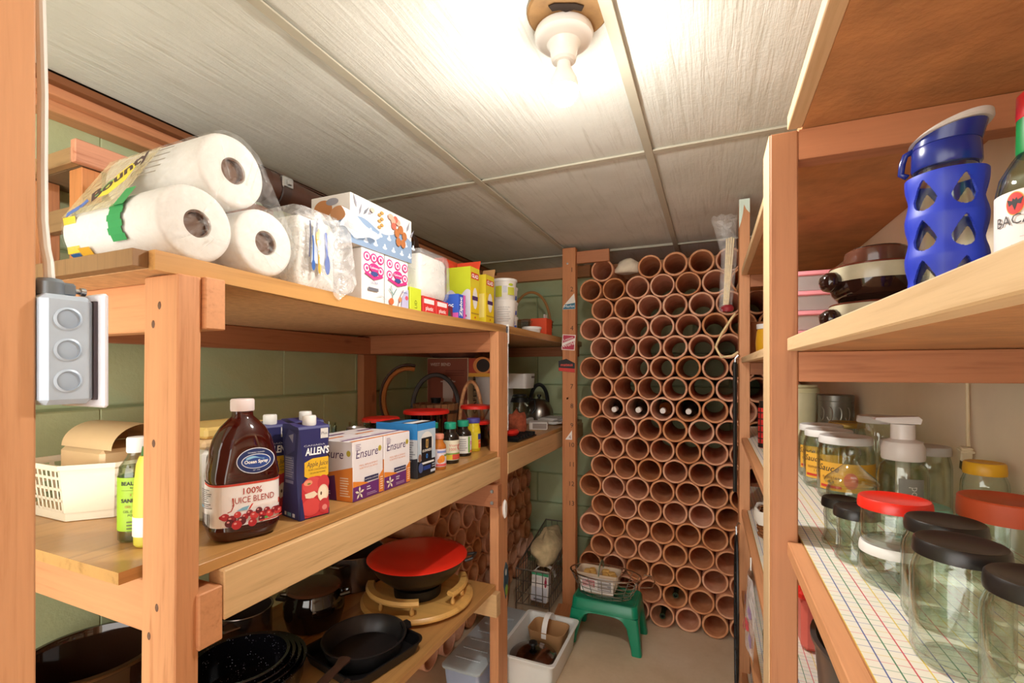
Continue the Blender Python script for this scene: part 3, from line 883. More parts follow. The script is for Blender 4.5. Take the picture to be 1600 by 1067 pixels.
for i in range(6):
    D.ell(.105 + (i % 2) * .01, .065 + i * .008, .007, .004, '#b98a4a')
for a in range(5):
    t = a * 1.257 + .3
    D.ell(.195 + .018 * math.cos(t), .062 + .02 * math.sin(t), .011, .012, '#a8673a')
for a in range(4):
    t = a * 1.1 + .6
    D.ell(.172 + .012 * math.cos(t), .092 + .012 * math.sin(t), .010, .009, '#d9604e' if a % 2 else '#e59a86')
D.ell(.15, .105, .012, .008, '#d9a08c').ell(.075, .1, .008, .006, '#c9b1a0')
D.build('front_print', r)
D = Decal(fy)
D.rect(.0, .0, w, .06, '#8298b4').ell(.04, .09, .03, .022, '#b57a4a').ell(.09, .075, .026, .018, '#c08a60').ell(.07, .105, .02, .009, '#8d8d98').ell(.03, .07, .014, .009, '#d9c7b4')
D.build('end_print', r)
# --- brown leather case on a box behind
r, w, d, fx, fy, ft = carton('cardboard_box', 'plain brown cardboard box behind the tissue boxes', 'box', -1.2, -.985, .93, 1.45, zt2(.93, 1.45), .238, mat('kraft_board', '#a87c50', .85))
LC = thing('leather_case', 'long dark brown leather case with metal buckle lying behind the tissue boxes', 'case', (-1.05, 1.15, zt2(.93, 1.45) + .246))
LEA = mat('brown_leather', '#3c2014', .38, var=.25, vscale=20, bump=.2)
M().tube([(0, -.33, .047), (0, -.31, .045), (0, -.2, .042), (0, .1, .036), (0, .34, .033), (0, .36, .033)], [.03, .044, .041, .036, .032, .024], 18, flat=1.0).build('case_body', LEA, LC)
for y in (-.27, .30):
    M().lathe([(.0445, -.014), (.048, -.012), (.048, .012), (.0445, .014)], 20, T=Matrix.Translation((0, y, .042)) @ Matrix.Rotation(PI / 2, 4, 'X')).build('strap', mat('dark_strap', '#2c1810', .4), LC)
M().box(.03, .05, -.287, -.253, .042, .072, .004).box(.048, .055, -.277, -.263, .05, .064, .002).build('buckle', METAL, LC)
M().box(-.012, .012, -.34, .0, .082, .086, .001).build('cover_strap', LEA, LC)
# --- lime boxes, red boxes, napkin block
r, w, d, fx, fy, ft = carton('bag_box', 'lime green upright box behind the small lime box', 'box', -.93, -.86, 1.124, 1.175, zt2(1.12, 1.19), .115, ink('#b3c02c'))
r, w, d, fx, fy, ft = carton('bag_box', 'small lime green box beside the pink tissue boxes', 'box', -.87, -.803, 1.128, 1.185, zt2(1.12, 1.19), .068, ink('#c3cf33'))
Decal(fx).text('LID', .034, .008, .017, '#49561c', rot=PI / 2, align='l').build('front_print', r)
for i, (a, b, lab) in enumerate(((1.196, 1.268, 'small red box under the white napkin block, near end'), (1.271, 1.345, 'small red box under the white napkin block, far end'))):
    r, w, d, fx, fy, ft = carton('foil_box', lab, 'box', -.93, -.805, a, b, zt2(1.196, 1.345), .05 - i * .004, ink('#c9302f'), 'small red boxes')
    Decal(fx).rect(.006, .028, d - .01, .042, '#e8dcdc').text('plastic', d / 2, .008, .017, '#f0d8d4', bold=.02).build('front_print', r)
NP = thing('napkin_block', 'block of plain white napkins in clear plastic on small red boxes', 'napkins', (-.885, 1.272, zt2(1.196, 1.345) + .053))
soft(.14, .16, .128, 11, .0012).build('napkins', PAPER, NP, sharp=60)
soft(.16, .182, .14, 12, .0022, puff=.01).build('wrap', film('napkin_film', .1, .35, scale=14), NP, sharp=180)
r, w, d, fx, fy, ft = carton('foil_box', 'dark red box with green corner between red boxes and blue box', 'box', -.93, -.82, 1.352, 1.40, zt2(1.35, 1.4), .04, ink('#7a2430'))
Decal(fx).poly([(.01, 0), (.04, .0), (.025, .03)], '#3c5a3c').build('front_print', r)
r, w, d, fx, fy, ft = carton('zip_bag_box', 'blue and pink box of zip bags', 'box', -.90, -.805, 1.412, 1.462, zt2(1.41, 1.462), .085, ink('#2c55c0'))
Decal(fx).rect(.034, 0, d, .085, '#d860b0').text('Ziploc', .026, .008, .026, '#ffffff', rot=PI / 2, align='l', bold=.03).build('front_print', r)
Decal(fy).rect(0, 0, w, .085, '#3a62cc').rect(.0, .0, w, .02, '#d860b0').text('Ziploc', w / 2, .04, .022, '#ffffff', bold=.02).build('end_print', r)
# --- bin bag boxes
def glad(y0, y1, h, x0, lab, second):
    z = zt2(y0, y1)
    r, w, d, fx, fy, ft = carton('bin_bag_box', lab, 'box', x0, -.805, y0, y1, z + .0006, h, ink('#e6c41e'), 'yellow bin bag boxes')
    D = Decal(fx)
    D.rect(0, h * .62, d, h, '#dcc832').rect(.006, h * .78, d - .006, h * .90, '#cf3a26').text('GLAD', d / 2, h * .805, d * .27, '#ffffff', bold=.03)
    D.ell(d / 2, h * .42, d * .26, h * .2, '#e6e2e0').rect(d * .18, h * .38, d * .82, h * .46, '#4a2a62').rect(.004, h * .12, d - .004, h * .145, '#b8922a').ell(d / 2, h * .06, .004, .004, '#c23a2a')
    D.build('front_print', r)
    D = Decal(fy)
    if second:
        D.rect(0, 0, w, h, '#dcc930').rect(.006, h * .1, w - .006, h * .6, '#e8d87a')
    else:
        D.rect(0, 0, w, h, '#d9d2dc').strip([w * i / 14 for i in range(15)], lambda u: h * (.52 + .06 * math.sin(90 * u)), lambda u: h, '#c8d22a')
        D.ell(w * .55, h * .28, w * .3, h * .11, '#c6c0cc').ell(w * .55, h * .28, w * .27, h * .095, '#ded8e0').text('GLAD', w * .55, h * .26, .014, '#5a5a66').poly([(w * .78, h * .06), (w * .86, h * .06), (w * .84, h * .11), (w * .82, h * .09), (w * .80, h * .11)], '#c8327a')
    D.build('end_print', r)
    def fl(u, v): return (w / 2 - w * u, d / 2 + .012 * v, h + .035 * v)
    M().grid(fl, 2, 2).add([(-w / 2, -d / 2, h), (-w / 2 - .01, -d / 2 + .005, h + .03), (-w / 2 - .01, d / 2 - .005, h + .03), (-w / 2, d / 2, h)], [(0, 1, 2, 3)]).build('open_flap', ink('#d8472a') if not second else ink('#b58a58'), r)
glad(1.50, 1.57, .195, -.905, 'lime and yellow bin bag box with open orange flap', False)
glad(1.625, 1.70, .185, -.86, 'yellow bin bag box nearest the middle post, brown flap open', True)
r, w, d, fx, fy, ft = carton('bin_bag_box', 'orange and red box standing behind the yellow boxes', 'box', -.985, -.92, 1.50, 1.68, zt2(1.5, 1.68), .235, ink('#d94a22'))
Decal(fx).ell(.06, .20, .03, .016, '#f0e6e0').text('bags', .06, .193, .022, '#2d4a9a', bold=.03).rect(.0, .0, d, .15, '#dfb43a').build('front_print', r)
# --- stack of plastic tubs
TUBW = mat('white_tub', '#e6e2dc', .45)
def tub(name, lab, loc, r0, r1, h, m, lidm=None, lid_r=None, print_=None, group='plastic tubs on the top left shelf'):
    r = thing(name, lab, 'tub', loc, 0, group)
    prof = [(0, 0), (r0, 0), (r0 + .001, .002), (r1, h - .004), (r1 + .002, h - .004), (r1 + .002, h), (r1 - .001, h), (r1 - .002, h - .004), (r0 - .001, .003), (0, .003)]
    M().lathe(prof, 28).build('tub_body', m, r)
    if lidm: 
        q = (lid_r or r1 + .004)
        M().lathe([(0, h + .0005), (r1 - .004, h + .0005), (r1 + .0026, h + .0003), (r1 + .0026, h - .007), (q, h - .007), (q, h + .004), (q - .003, h + .006), (0, h + .004)], 28).build('tub_lid', lidm, r)
    if print_:
        D = Decal(cyl_map((0, 0, 0), (r0 + r1) / 2 + .0025, -PI / 2 + .42), step=.005); print_(D); D.build('tub_print', r)
    return r
zt = ztop(1.9) + .0008
tub('yogurt_tub', 'tall white plastic tub, bottom of the stack beside the bin bags', (-.862, 1.93, zt), .043, .053, .125, TUBW, None, print_=lambda D: D.fine(-.035, .10, .03, 8, .010, '#c9c4c0'))
tub('yogurt_tub', 'white tub with lime and yellow print on top of the tall tub', (-.862, 1.93, zt + .1262), .047, .054, .088, TUBW, WHITE, print_=lambda D: D.rect(-.045, .012, -.012, .06, '#c6c83a').rect(.015, .02, .05, .055, '#c8ca4a').rect(-.006, .03, .012, .06, '#c9c9d2').ell(.03, .066, .012, .006, '#b3c02c'))
def smallcup(i, loc, lab):
    tub('yogurt_cup', lab, loc, .026, .031, .062, TUBW, WHITE, .033, lambda D: D.rect(-.03, .006, .03, .026, '#2f55a8').rect(-.02, .03, .02, .045, '#8a93b8'), 'small blue and white cups')
for i, n in enumerate(('bottom', 'middle', 'top')):
    smallcup(i, (-.885, 2.06, zt + i * .0695), 'small blue and white cup, %s of the stack behind the tubs' % n)
for i, n in enumerate(('lower', 'upper')):
    smallcup(i, (-.955, 1.87, zt + i * .0695), 'small blue and white cup, %s of the stack left of the tubs' % n)
tub('low_tub', 'low white lidded tub beside the orange box', (-.84, 2.22, zt), .042, .046, .026, TUBW, WHITE)
r, w, d, fx, fy, ft = carton('orange_box', 'small plain orange box at the far end of top left shelf', 'box', -.90, -.81, 2.36, 2.455, zt, .092, ink('#e5502a'))
M().box(.02, .026, -.02, .02, .0925, .115, .001).build('paper_slip', PAPER, r)
gb = turned('glass_bowl', 'cut glass bowl in front of the wicker basket', 'bowl', (-.925, 2.27, zt), [('bowl', shell([(0, 0), (.03, 0), (.035, .006), (.055, .03), (.066, .068), (.068, .07)]), glass('cut_glass', '#dfe6e2', .7, .1))])
# --- wicker basket with hoop handle
def wicker(name):
    if name in MATS: return MATS[name]
    t = NT(name); v = t.coords(rand=False)
    w = t.new('TexWave', wave_type='BANDS', bands_direction='Z'); t.t.links.new(v, w.inputs[0]); w.inputs['Scale'].default_value = 45; w.inputs['Distortion'].default_value = 3
    n = t.noise(v, 40, 3)
    c = t.ramp(w.outputs[1], [(0.2, rgb('#6d3f22')), (0.8, rgb('#b5763f'))])
    return t.done(t.principled(c, .6, 0, t.bump(w.outputs[1], .6, .004)))
WICK = wicker('wicker_weave')
def weave(rx, ry, h, r, flare=1.15, nst=28, rows=7, T=None):
    m = M()
    for j in range(rows):
        f = j / (rows - 1); k = 1 + (flare - 1) * f
        pts = []
        for i in range(nst * 2):
            a = 2 * PI * i / (nst * 2); e = 1 + (.03 if (i // 2 + j) % 2 else -.03)
            pts.append((rx * k * e * math.cos(a), ry * k * e * math.sin(a), r + (h - 2 * r) * f))
        m.tube(pts, r, 5, closed=True)
    return m
wbk = thing('wicker_basket', 'brown wicker basket with hoop handle at back of top left shelf', 'basket', (-1.02, 2.68, zt))
weave(.115, .10, .115, .009, 1.12).build('woven_side', WICK, wbk)
M().lathe([(0, .002), (.10, .002), (.10, .008), (0, .008)], 24, T=Matrix.Diagonal((1.1, .95, 1, 1))).build('base', WICK, wbk)
M().tube(arc((0, 0, .09), 1, 0, PI, 22)[0:0] + [(.125 * math.cos(a), 0, .09 + .20 * math.sin(a)) for a in [PI * i / 22 for i in range(23)]], .008, 8).build('handle', mat('cane', '#a9763f', .6), wbk)

# ================================================================ left middle shelf
ZM = MIDZ + .0012
CREAM = mat('cream_plastic', '#e9dfc8', .4, var=.03)
TAN = mat('tan_plastic', '#d9b98c', .35, var=.04)
# --- white slotted basket with tan scoop bin
bk = thing('plastic_basket', 'white slotted plastic basket near the door end of middle shelf', 'basket', (-1.31, .635, ZM))
foot = [(-1.42, .535), (-1.265, .535), (-1.205, .60), (-1.19, .74), (-1.42, .74)]
foot = [(x + 1.31, y - .635) for x, y in foot]
fl = lambda k: [(x * k, y * k) for x, y in foot]
M().prism(fl(.93), 0, .02).build('basket_base', CREAM, bk)
rim = M(); n = len(foot)
lo, hi = fl(.97), fl(1.06)
rim.loft([[(x, y, z) for x, y in fl(k)] for k, z in ((1.045, .112), (1.10, .112), (1.10, .122), (1.045, .122), (1.045, .112))], caps=False)
rim.build('rim', CREAM, bk)
M().box(-.135, -.05, -.128, -.10, .108, .123, .003).build('handle', CREAM, bk)
def wallpt(i, s, z):
    a, b = foot[i], foot[(i + 1) % n]; k = .94 + .11 * z / .112
    return Vector(((a[0] + (b[0] - a[0]) * s) * k, (a[1] + (b[1] - a[1]) * s) * k, z))
for i in range(n):
    if i in (0, 2, 4):
        nb = 9 if i != 4 else 8
        m = M()
        for q in range(nb + 1):
            s_ = q / nb; w = .022 if 0 < q < nb else .05
            a, b = max(0, s_ - w), min(1, s_ + w)
            m.add([wallpt(i, a, .018), wallpt(i, b, .018), wallpt(i, b, .114), wallpt(i, a, .114)], [(0, 1, 2, 3)])
        for z in (.018, .042, .066, .09, .108):
            m.add([wallpt(i, 0, z), wallpt(i, 1, z), wallpt(i, 1, z + .006), wallpt(i, 0, z + .006)], [(0, 1, 2, 3)])
        o = m.build('slotted_side', CREAM, bk); o['kind'] = 'stuff'
    else:
        M().add([wallpt(i, 0, .018), wallpt(i, 1, .018), wallpt(i, 1, .114), wallpt(i, 0, .114)], [(0, 1, 2, 3)]).build('solid_side', CREAM, bk)
sb = thing('scoop_bin', 'tan plastic bin with rounded scoop lid sitting in white basket', 'bin', (-1.31, .655, ZM + .022))
M().box(-.085, .085, -.07, .07, 0, .125, .008).build('bin_body', TAN, sb)
def half(u, v):
    a = PI * (1 - u); r = .066
    return (-.085 + .20 * v, r * math.cos(a), .126 + r * .8 * math.sin(a))
M().grid(half, 20, 4).add([half(i / 20, 0) for i in range(21)], []).build('scoop_lid', TAN, sb, sharp=180)
M().add([half(i / 20, .04) for i in range(21)], [tuple(range(21))]).build('scoop_end', mat('tan_plastic_end', '#c79c6c', .45), sb)
# --- sanitizer bottle
LIME = mat('lime_label', '#9dc22c', .5, var=.04)
CLEARP = glass('clear_plastic', '#f2f4ee', .5, .05, .08)
sn = thing('gel_bottle', 'clear gel bottle with lime label and white cap behind the front post', 'bottle', (-1.02, .545, ZM))
M().lathe(shell([(0, 0), (.027, 0), (.0295, .004), (.0295, .125), (.027, .14), (.016, .158), (.0135, .165), (.0135, .172)], .0015), 30).build('bottle_body', CLEARP, sn)
M().lathe([(0, .002), (.0268, .002), (.0272, .14), (0, .141)], 24).build('gel', glass('gel', '#eaf0da', .1, .02, .2), sn)
M().lathe([(.0299, .022), (.0301, .022), (.0301, .122), (.0299, .122)], 36).build('label', LIME, sn)
M().lathe([(0, .166), (.0155, .166), (.0165, .168), (.0165, .192), (.015, .195), (0, .195)], 28).build('cap', WHITE, sn)
D = Decal(cyl_map((0, 0, 0), .0303, -.95), step=.003)
D.text('BEAUTY', -.012, .108, .0095, '#2d3318', align='l', bold=.03).text('by', .006, .102, .005, '#2d3318').rect(-.012, .098, .03, .0985, '#5d6a2a').text('3', .004, .088, .006, '#b5622a').text('SANI', -.012, .076, .0095, '#2d3318', align='l', bold=.03).text('GEL', .0, .066, .006, '#b5622a').text('GEL DE', -.008, .057, .006, '#2d3318', align='l').text('POUR', .0, .05, .006, '#2d3318', align='l').fine(-.002, .038, .02, 4, .006, '#5d6a2a')
D.build('label_print', sn)
yb = thing('squeeze_bottle', 'yellow and white squeeze bottle mostly hidden by front post', 'bottle', (-.965, .535, ZM))
M().lathe([(0, 0), (.02, 0), (.023, .004), (.024, .06), (.0225, .11), (.019, .15), (.014, .165), (0, .168)], 24).build('bottle_body', mat('lemon_plastic', '#d8cf4e', .4), yb)
M().lathe([(0, .166), (.012, .166), (.010, .182), (0, .184)], 16).build('cap', mat('green_cap', '#3c6a35', .4), yb)
M().lathe([(.0244, .02), (.0247, .02), (.0243, .055), (.024, .055)], 28).build('label', WHITE, yb)
# --- white bins behind the juice
wbx = thing('storage_bin', 'white plastic storage bin with tan lids behind the cranberry juice', 'bin', (-1.066, .74, ZM))
M().box(-.085, .085, -.09, .09, 0, .155, .01).build('bin_body', WHITE, wbx)
M().box(-.09, .09, -.096, .096, .1555, .175, .006).build('bin_lid', TAN, wbx)
M().box(-.08, .08, -.085, .085, .176, .20, .006).build('bin_lid', mat('yellow_lid', '#e0c173', .4), wbx)
# --- cranberry juice jug
JUICE = mat('cranberry_juice', '#3a0a08', .09, var=.15, vscale=20, spec=.7)
jg = thing('juice_jug', 'large dark red cranberry juice jug with white cap beside front post', 'juice jug', (-.857, .643, ZM), math.radians(66))
def jug_sec(w, d, z, e=3.2, n=40):
    out = []
    for i in range(n):
        a = 2 * PI * i / n; c, s_ = math.cos(a), math.sin(a)
        k = (abs(c) ** e + abs(s_) ** e) ** (-1 / e)
        out.append((w / 2 * c * k, d / 2 * s_ * k, z))
    return out
prof = [(.098, .078, 0, 3), (.112, .092, .004, 3.2), (.122, .10, .018, 3.4), (.124, .102, .024, 3.6), (.121, .099, .028, 3.6), (.121, .099, .112, 3.6), (.125, .103, .118, 3.4), (.123, .101, .132, 3.0), (.117, .095, .150, 2.7), (.112, .092, .172, 2.4), (.100, .084, .193, 2.2), (.078, .07, .212, 2.1), (.052, .05, .226, 2.0), (.038, .038, .233, 2.0), (.036, .036, .244, 2.0)]
M().loft([jug_sec(*p) if False else jug_sec(p[0], p[1], p[2], p[3]) for p in prof]).build('jug_body', JUICE, jg, sharp=60)
for sx in (-1, 1):
    for q in (-.3, 0, .3):
        M().tube([(sx * (.06 - .001) , q * .06, .128), (sx * .0535, q * .06, .155), (sx * .049, q * .055, .178)], [.001, .004, .001], 8).build('grip_rib', JUICE, jg)
M().lathe([(0, .243), (.0205, .243), (.0212, .246), (.0212, .264), (.0195, .2665), (0, .2665)], 40).build('cap', mat('pinkish_cap', '#e9dcdc', .4), jg)
lab_ = M().loft([jug_sec(.1225, .1005, z, 3.6, 60) for z in (.03, .11)], caps=False).build('label', ink('#efebea'), jg, sharp=180)
def jugmap(u, v, h):      # front face of the label, u right
    e = 3.6; w, d = .1228, .1008
    if abs(u) <= .046:
        x = u; y = -(d / 2) * (1 - (abs(x) / (w / 2)) ** e) ** (1 / e)
        return Vector((x, y - h, v))
    sg = 1 if u > 0 else -1
    s_ = abs(u) - .046; x0 = .046; y0 = (d / 2) * (1 - (x0 / (w / 2)) ** e) ** (1 / e)
    yy = max(-y0, -y0 + s_) ; yy = -(y0 - s_)
    x = (w / 2) * (1 - (min(abs(yy), d / 2) / (d / 2)) ** e) ** (1 / e)
    return Vector((sg * (x + h), yy, v))
D = Decal(jugmap, step=.003)
D.rect(-.1, .106, .075, .11, '#c8402f').rect(-.046, .03, -.0455, .106, '#d5d0cc')
D.text('100%', .006, .0885, .0165, '#b0392e', bold=.01).text('JUICE BLEND', .008, .0725, .0165, '#a93a33', width=.074).line([(-.028, .084), (-.026, .07), (-.03, .06), (-.036, .058)], .0016, '#b0392e')
D.poly([(-.002, .0585), (.055, .0585), (.055, .0685), (.004, .0685)], '#cf4232').text('CRANBERRY', .028, .0605, .0075, '#f4e6e0').poly([(-.022, .0585), (-.004, .0585), (.0, .066), (-.012, .064)], '#79b0cc')
rr = random.Random(5)
for i, (u, v, r_) in enumerate([(-.04, .05, .007), (-.03, .044, .008), (-.02, .052, .006), (-.033, .038, .0075), (-.008, .046, .006), (.0, .052, .006), (.008, .046, .0075), (.016, .054, .006), (.022, .045, .0065), (.03, .052, .006), (.036, .044, .0075), (-.014, .040, .008), (-.022, .034, .0085), (.044, .05, .006), (.05, .044, .006), (.02, .038, .006), (.004, .034, .0075)]):
    D.ell(u, v, r_, r_, ['#b3222b', '#8a1c28', '#c93a3a', '#5e1620'][i % 4], 10).ell(u - r_ * .3, v + r_ * .35, r_ * .3, r_ * .25, '#e29a94', 6)
D.ell(.028, .039, .0035, .002, '#58a04a', 6).rect(.016, .0335, .055, .036, '#c94a40').text('1.77 L', -.044, .0315, .004, '#4a5a86', align='l')
D.fine(-.088, .101, -.05, 7, .0035, '#6d6a70').rect(-.088, .068, -.072, .073, '#7fa8c4').fine(-.07, .075, -.05, 3, .0035, '#6d6a70')
for i in range(12): D.rect(-.082 + i * .0024, .034, -.0815 + i * .0024 + (.0007 if i % 3 else .0012), .058, '#35323a'); D.l -= .00015
D.build('label_print', lab_)
def ovalmap(u, v, h):
    y = -(.0505 - .004 * max(0, (v - .012) / .02) * .9 - u * u * 3.0)
    return Vector((u, y - h - .0015, .150 + v))
D = Decal(ovalmap, step=.003, eps=.0004)
D.ell(.012, .0, .034, .0245, '#dfe3ec', 20).ell(.012, 0, .0325, .023, '#1d2f66', 20).ell(.012, -.001, .026, .014, '#e8ecf2', 16).ell(.012, -.001, .0245, .0127, '#2a4a94', 16)
D.strip([-.006 + .002 * i for i in range(17)], lambda u: .0035 + .002 * math.sin(u * 160), lambda u: .0065 + .003 * math.sin(u * 160 + .8), '#8fc6e6')
D.text('Ocean Spray', .012, -.0045, .0088, '#ffffff', width=.042, bold=.03).text('CRANBERRY GROWERS', .012, .0148, .0028, '#e8ecf2', width=.03).text('EST. 1930', .012, -.0188, .003, '#e8ecf2')
D.build('brand_oval', jg)
# --- apple juice cartons
NAVY = ink('#28285e')
def juice_carton(x0, y0, lab):
    h, w = .198, .072
    r = thing('juice_carton', lab, 'juice carton', (x0 + w / 2 - .004, y0 + w / 2, ZM), -.24, 'apple juice cartons')
    c = w / 2; q = .014
    poly = lambda k, z: [(-c + k, -c, z), (c - k, -c, z), (c, -c + k, z), (c, c - k, z), (c - k, c, z), (-c + k, c, z), (-c, c - k, z), (-c, -c + k, z)]
    M().loft([poly(.001, 0), poly(.0015, .02), poly(.010, h * .45), poly(.010, h * .6), poly(.0015, h - .012), poly(.001, h - .003)]).build('carton_body', NAVY, r, sharp=20)
    M().loft([[(-c, -c, h - .004), (c, -c, h - .004), (c, c, h - .004), (-c, c, h - .004)], [(-c * .9, -c, h + .006), (c * .9, -c, h + .002), (c * .9, c, h + .002), (-c * .9, c, h + .006)], [(-.004, -c, h + .008), (c * .4, -c, h + .004), (c * .4, c, h + .004), (-.004, c, h + .008)]]).build('gable', ink('#33336e'), r)
    M().lathe([(0, h + .002), (.0135, h + .002), (.0145, h + .006), (.0145, h + .022), (.013, h + .0245), (0, h + .0245)], 24, c=(.014, 0, 0)).build('cap', WHITE, r)
    D = Decal(flat_map((c, -c, 0), (0, 1, 0), (0, 0, 1)))
    D.rect(.05, .172, .068, .194, '#d8d6d2').text('Plus', .059, .18, .009, '#3a3a5a', width=.014)
    D.text('CANADA', .036, .157, .005, '#c9c9d8', width=.05).text("ALLEN'S", .042, .138, .022, '#ffffff', width=.056, shear=.1, bold=.03)
    us = [.012 + .0565 * i / 12 for i in range(13)]
    D.strip(us, lambda u: .093 - .012 * math.sin((u - .012) * 50), lambda u: .13 - .012 * max(0, (.03 - u) / .03), '#e6b62c')
    D.text('Apple Juice', .042, .112, .0155, '#3c2c3c', width=.05, shear=.25).text('FROM CONCENTRATE', .042, .103, .0055, '#5c4a30', width=.042).text('DE JUS DE POMME', .043, .096, .005, '#5c4a30', width=.036)
    D.strip([.006 + .0625 * i / 14 for i in range(15)], lambda u: .002, lambda u: .078 + .012 * math.sin((u - .006) * 50), '#c9343a')
    D.ell(.03, .072, .022, .018, '#d9504e').ell(.056, .072, .014, .018, '#cc3f42').ell(.02, .078, .01, .006, '#e89a78').ell(.022, .076, .004, .002, '#7c8a3a')
    D.ell(.055, .05, .013, .019, '#e9d2b4').ell(.054, .05, .010, .016, '#f0e2c8').poly([(.012, .055), (.034, .058), (.042, .05), (.03, .042), (.014, .046)], '#ecd8bc').ell(.05, .05, .002, .004, '#6a4a30')
    D.ell(.026, .025, .022, .019, '#d84a48').ell(.057, .022, .013, .016, '#c23a3e').ell(.058, .018, .006, .006, '#e08a80')
    D.poly([(.001, .0), (.012, .0), (.006, .045), (.001, .05)], NAVY)
    D.build('front_print', r)
    D = Decal(flat_map((-c, -c, 0), (1, 0, 0), (0, 0, 1)))
    D.poly([(.02, .135), (.055, .15), (.06, .185), (.03, .195), (.012, .165)], '#3f3f76').poly([(.03, .18), (.05, .185), (.048, .165)], '#9a9ab4')
    D.build('gable_print', r)
    D = Decal(flat_map((-c, -c, 0), (1, 0, 0), (0, 0, 1)))
    D.rect(.014, .085, .052, .135, '#5e5f8a').fine(.016, .13, .052, 9, .005, '#9c9cb8').rect(.016, .076, .05, .083, '#8485a8')
    D.build('side_print', r)
    D = Decal(flat_map((-c, -c, 0), (1, 0, 0), (0, 0, 1)))
    D.rect(.012, .004, .02, .012, '#d6cfd4').rect(.024, .004, .04, .012, '#7ba8c4').rect(.046, .004, .056, .012, '#d8d8e2')
    D.build('base_marks', r)
juice_carton(-.871, .748, 'apple juice carton standing at the front shelf edge')
juice_carton(-.968, .727, 'apple juice carton half hidden behind the cranberry jug')
juice_carton(-.962, .822, 'apple juice carton at the back of the three')
# --- shake boxes
def shake_box(y0, y1, lab):
    h = .147
    r, w, d, fx, fy, ft = carton('shake_box', lab, 'box', -.985, -.807, y0, y1, ZM, h, ink('#e9e4e6'), 'white and purple shake boxes')
    D = Decal(fx)
    D.text('Ensure', d * .46, .104, .032, '#4a2a5e', width=d * .72, shear=.15, bold=.0, rot=.0).ell(d * .88, .118, .0065, .0075, '#b9a83a').text('1', d * .88, .1145, .009, '#5a4a20')
    D.fine(.01, .137, .03, 4, .0045, '#a99ab0').text('MEAL REPLACEMENT', d * .5, .083, .006, '#e7a88a', width=d * .6).text('SUBSTITUT DE REPAS', d * .5, .076, .006, '#e7a88a', width=d * .6)
    D.poly([(0, 0), (d, 0), (d, .048), (d * .84, .038), (d * .5, .037), (0, .037)], '#6a2d72').poly([(0, .035), (d * .5, .036), (d * .36, .042), (0, .05)], '#e58a35')
    D.poly([(d * .84, .002), (d, .002), (d, .062), (d * .84, .046)], '#e58a35').rect(d * .36, .041, d * .82, .053, '#2b2a52').text('NUTRITION COMPLETE', d * .59, .045, .005, '#e8e4ea', width=d * .42)
    for a in range(5):
        t = a * 1.257 + .3
        D.poly([(d * .2, .018), (d * .2 + .011 * math.cos(t - .3), .018 + .011 * math.sin(t - .3)), (d * .2 + .017 * math.cos(t), .018 + .017 * math.sin(t)), (d * .2 + .011 * math.cos(t + .3), .018 + .011 * math.sin(t + .3))], '#efe6cc')
    D.fine(d * .42, .026, d * .56, 2, .006, '#d9c9dc').fine(d * .42, .010, d * .76, 2, .004, '#b594bc').fine(d * .87, .04, d * .98, 6, .006, '#f4d9b8')
    D.build('front_print', r)
    D = Decal(fy)
    D.poly([(0, 0), (w, 0), (w, .085), (0, .045)], '#e58a35').poly([(0, 0), (w * .72, 0), (w * .68, .062), (0, .035)], '#5e2a68').text('Ensure', w * .60, .104, .032, '#4a2a5e', width=.085, shear=.15).ell(w * .93, .118, .0065, .0075, '#b9a83a').fine(w * .78, .055, w * .96, 8, .0062, '#f6dcbc').fine(w * .3, .02, w * .68, 3, .006, '#c9a8cc')
    D.build('end_print', r)
    D = Decal(ft)
    D.rect(.0, .0, d, .01, '#e58a35').rect(.0, .03, d, .04, '#6a2d72').rect(.01, .05, d * .8, .053, '#b59ab8').rect(.0, .09, d * .6, .1, '#e58a35').rect(.05, .13, d, .14, '#6a2d72').build('top_print', r)
shake_box(.897, 1.012, 'white and purple shake box with vanilla flower, nearest the juice cartons')
shake_box(1.016, 1.132, 'white and purple shake box with vanilla flower, beside the beer carton')
# --- beer carton and can
r, w, d, fx, fy, ft = carton('beer_carton', 'blue and black beer can carton with golden harp', 'beer carton', -.955, -.803, 1.165, 1.262, ZM, .163, ink('#18181e'))
D = Decal(fx)
D.rect(0, .14, d, .163, '#2e86cc').strip([d * i / 10 for i in range(11)], lambda u: .05, lambda u: .142, '#b9c9d6').ell(d / 2, .10, .036, .036, '#e3e2de').rect(d * .2, .045, d * .78, .118, '#17171c')
D.line([(d * .47, .112), (d * .46, .088), (d * .55, .086)], .0035, '#c9a05a').line([(d * .47, .112), (d * .53, .108), (d * .57, .112), (d * .55, .086)], .0035, '#c9a05a').line([(d * .5, .108), (d * .51, .088)], .0012, '#c9a05a')
D.text('GUINNESS', d * .5, .075, .0105, '#e9e4da', width=.05, bold=.02).text('0', d * .5, .054, .02, '#3a86d8', bold=.02).rect(d * .18, .038, d * .9, .044, '#e4e4e4').rect(d * .3, .02, d * .7, .032, '#24408a').rect(d * .7, .008, d * .98, .016, '#c9d2de').fine(d * .78, .03, d * .96, 2, .007, '#aab2c4').ell(d * .1, .06, .008, .012, '#8d6a5a').ell(d * .15, .03, .012, .015, '#4a5a8c')
D.build('front_print', r)
D = Decal(fy)
D.rect(0, .115, w, .163, '#2e86cc').rect(.0, .0, w, .115, '#c5c9cc').poly([(0, 0), (w, 0), (w, .06), (.05, .04)], '#2c2c34').fine(w * .4, .105, w * .95, 10, .007, '#8c9098').build('end_print', r)
D = Decal(ft)
D.rect(0, .02, d, .05, '#e9e9e9').rect(0, .06, d, .1, '#3b8fd4').build('top_print', r)
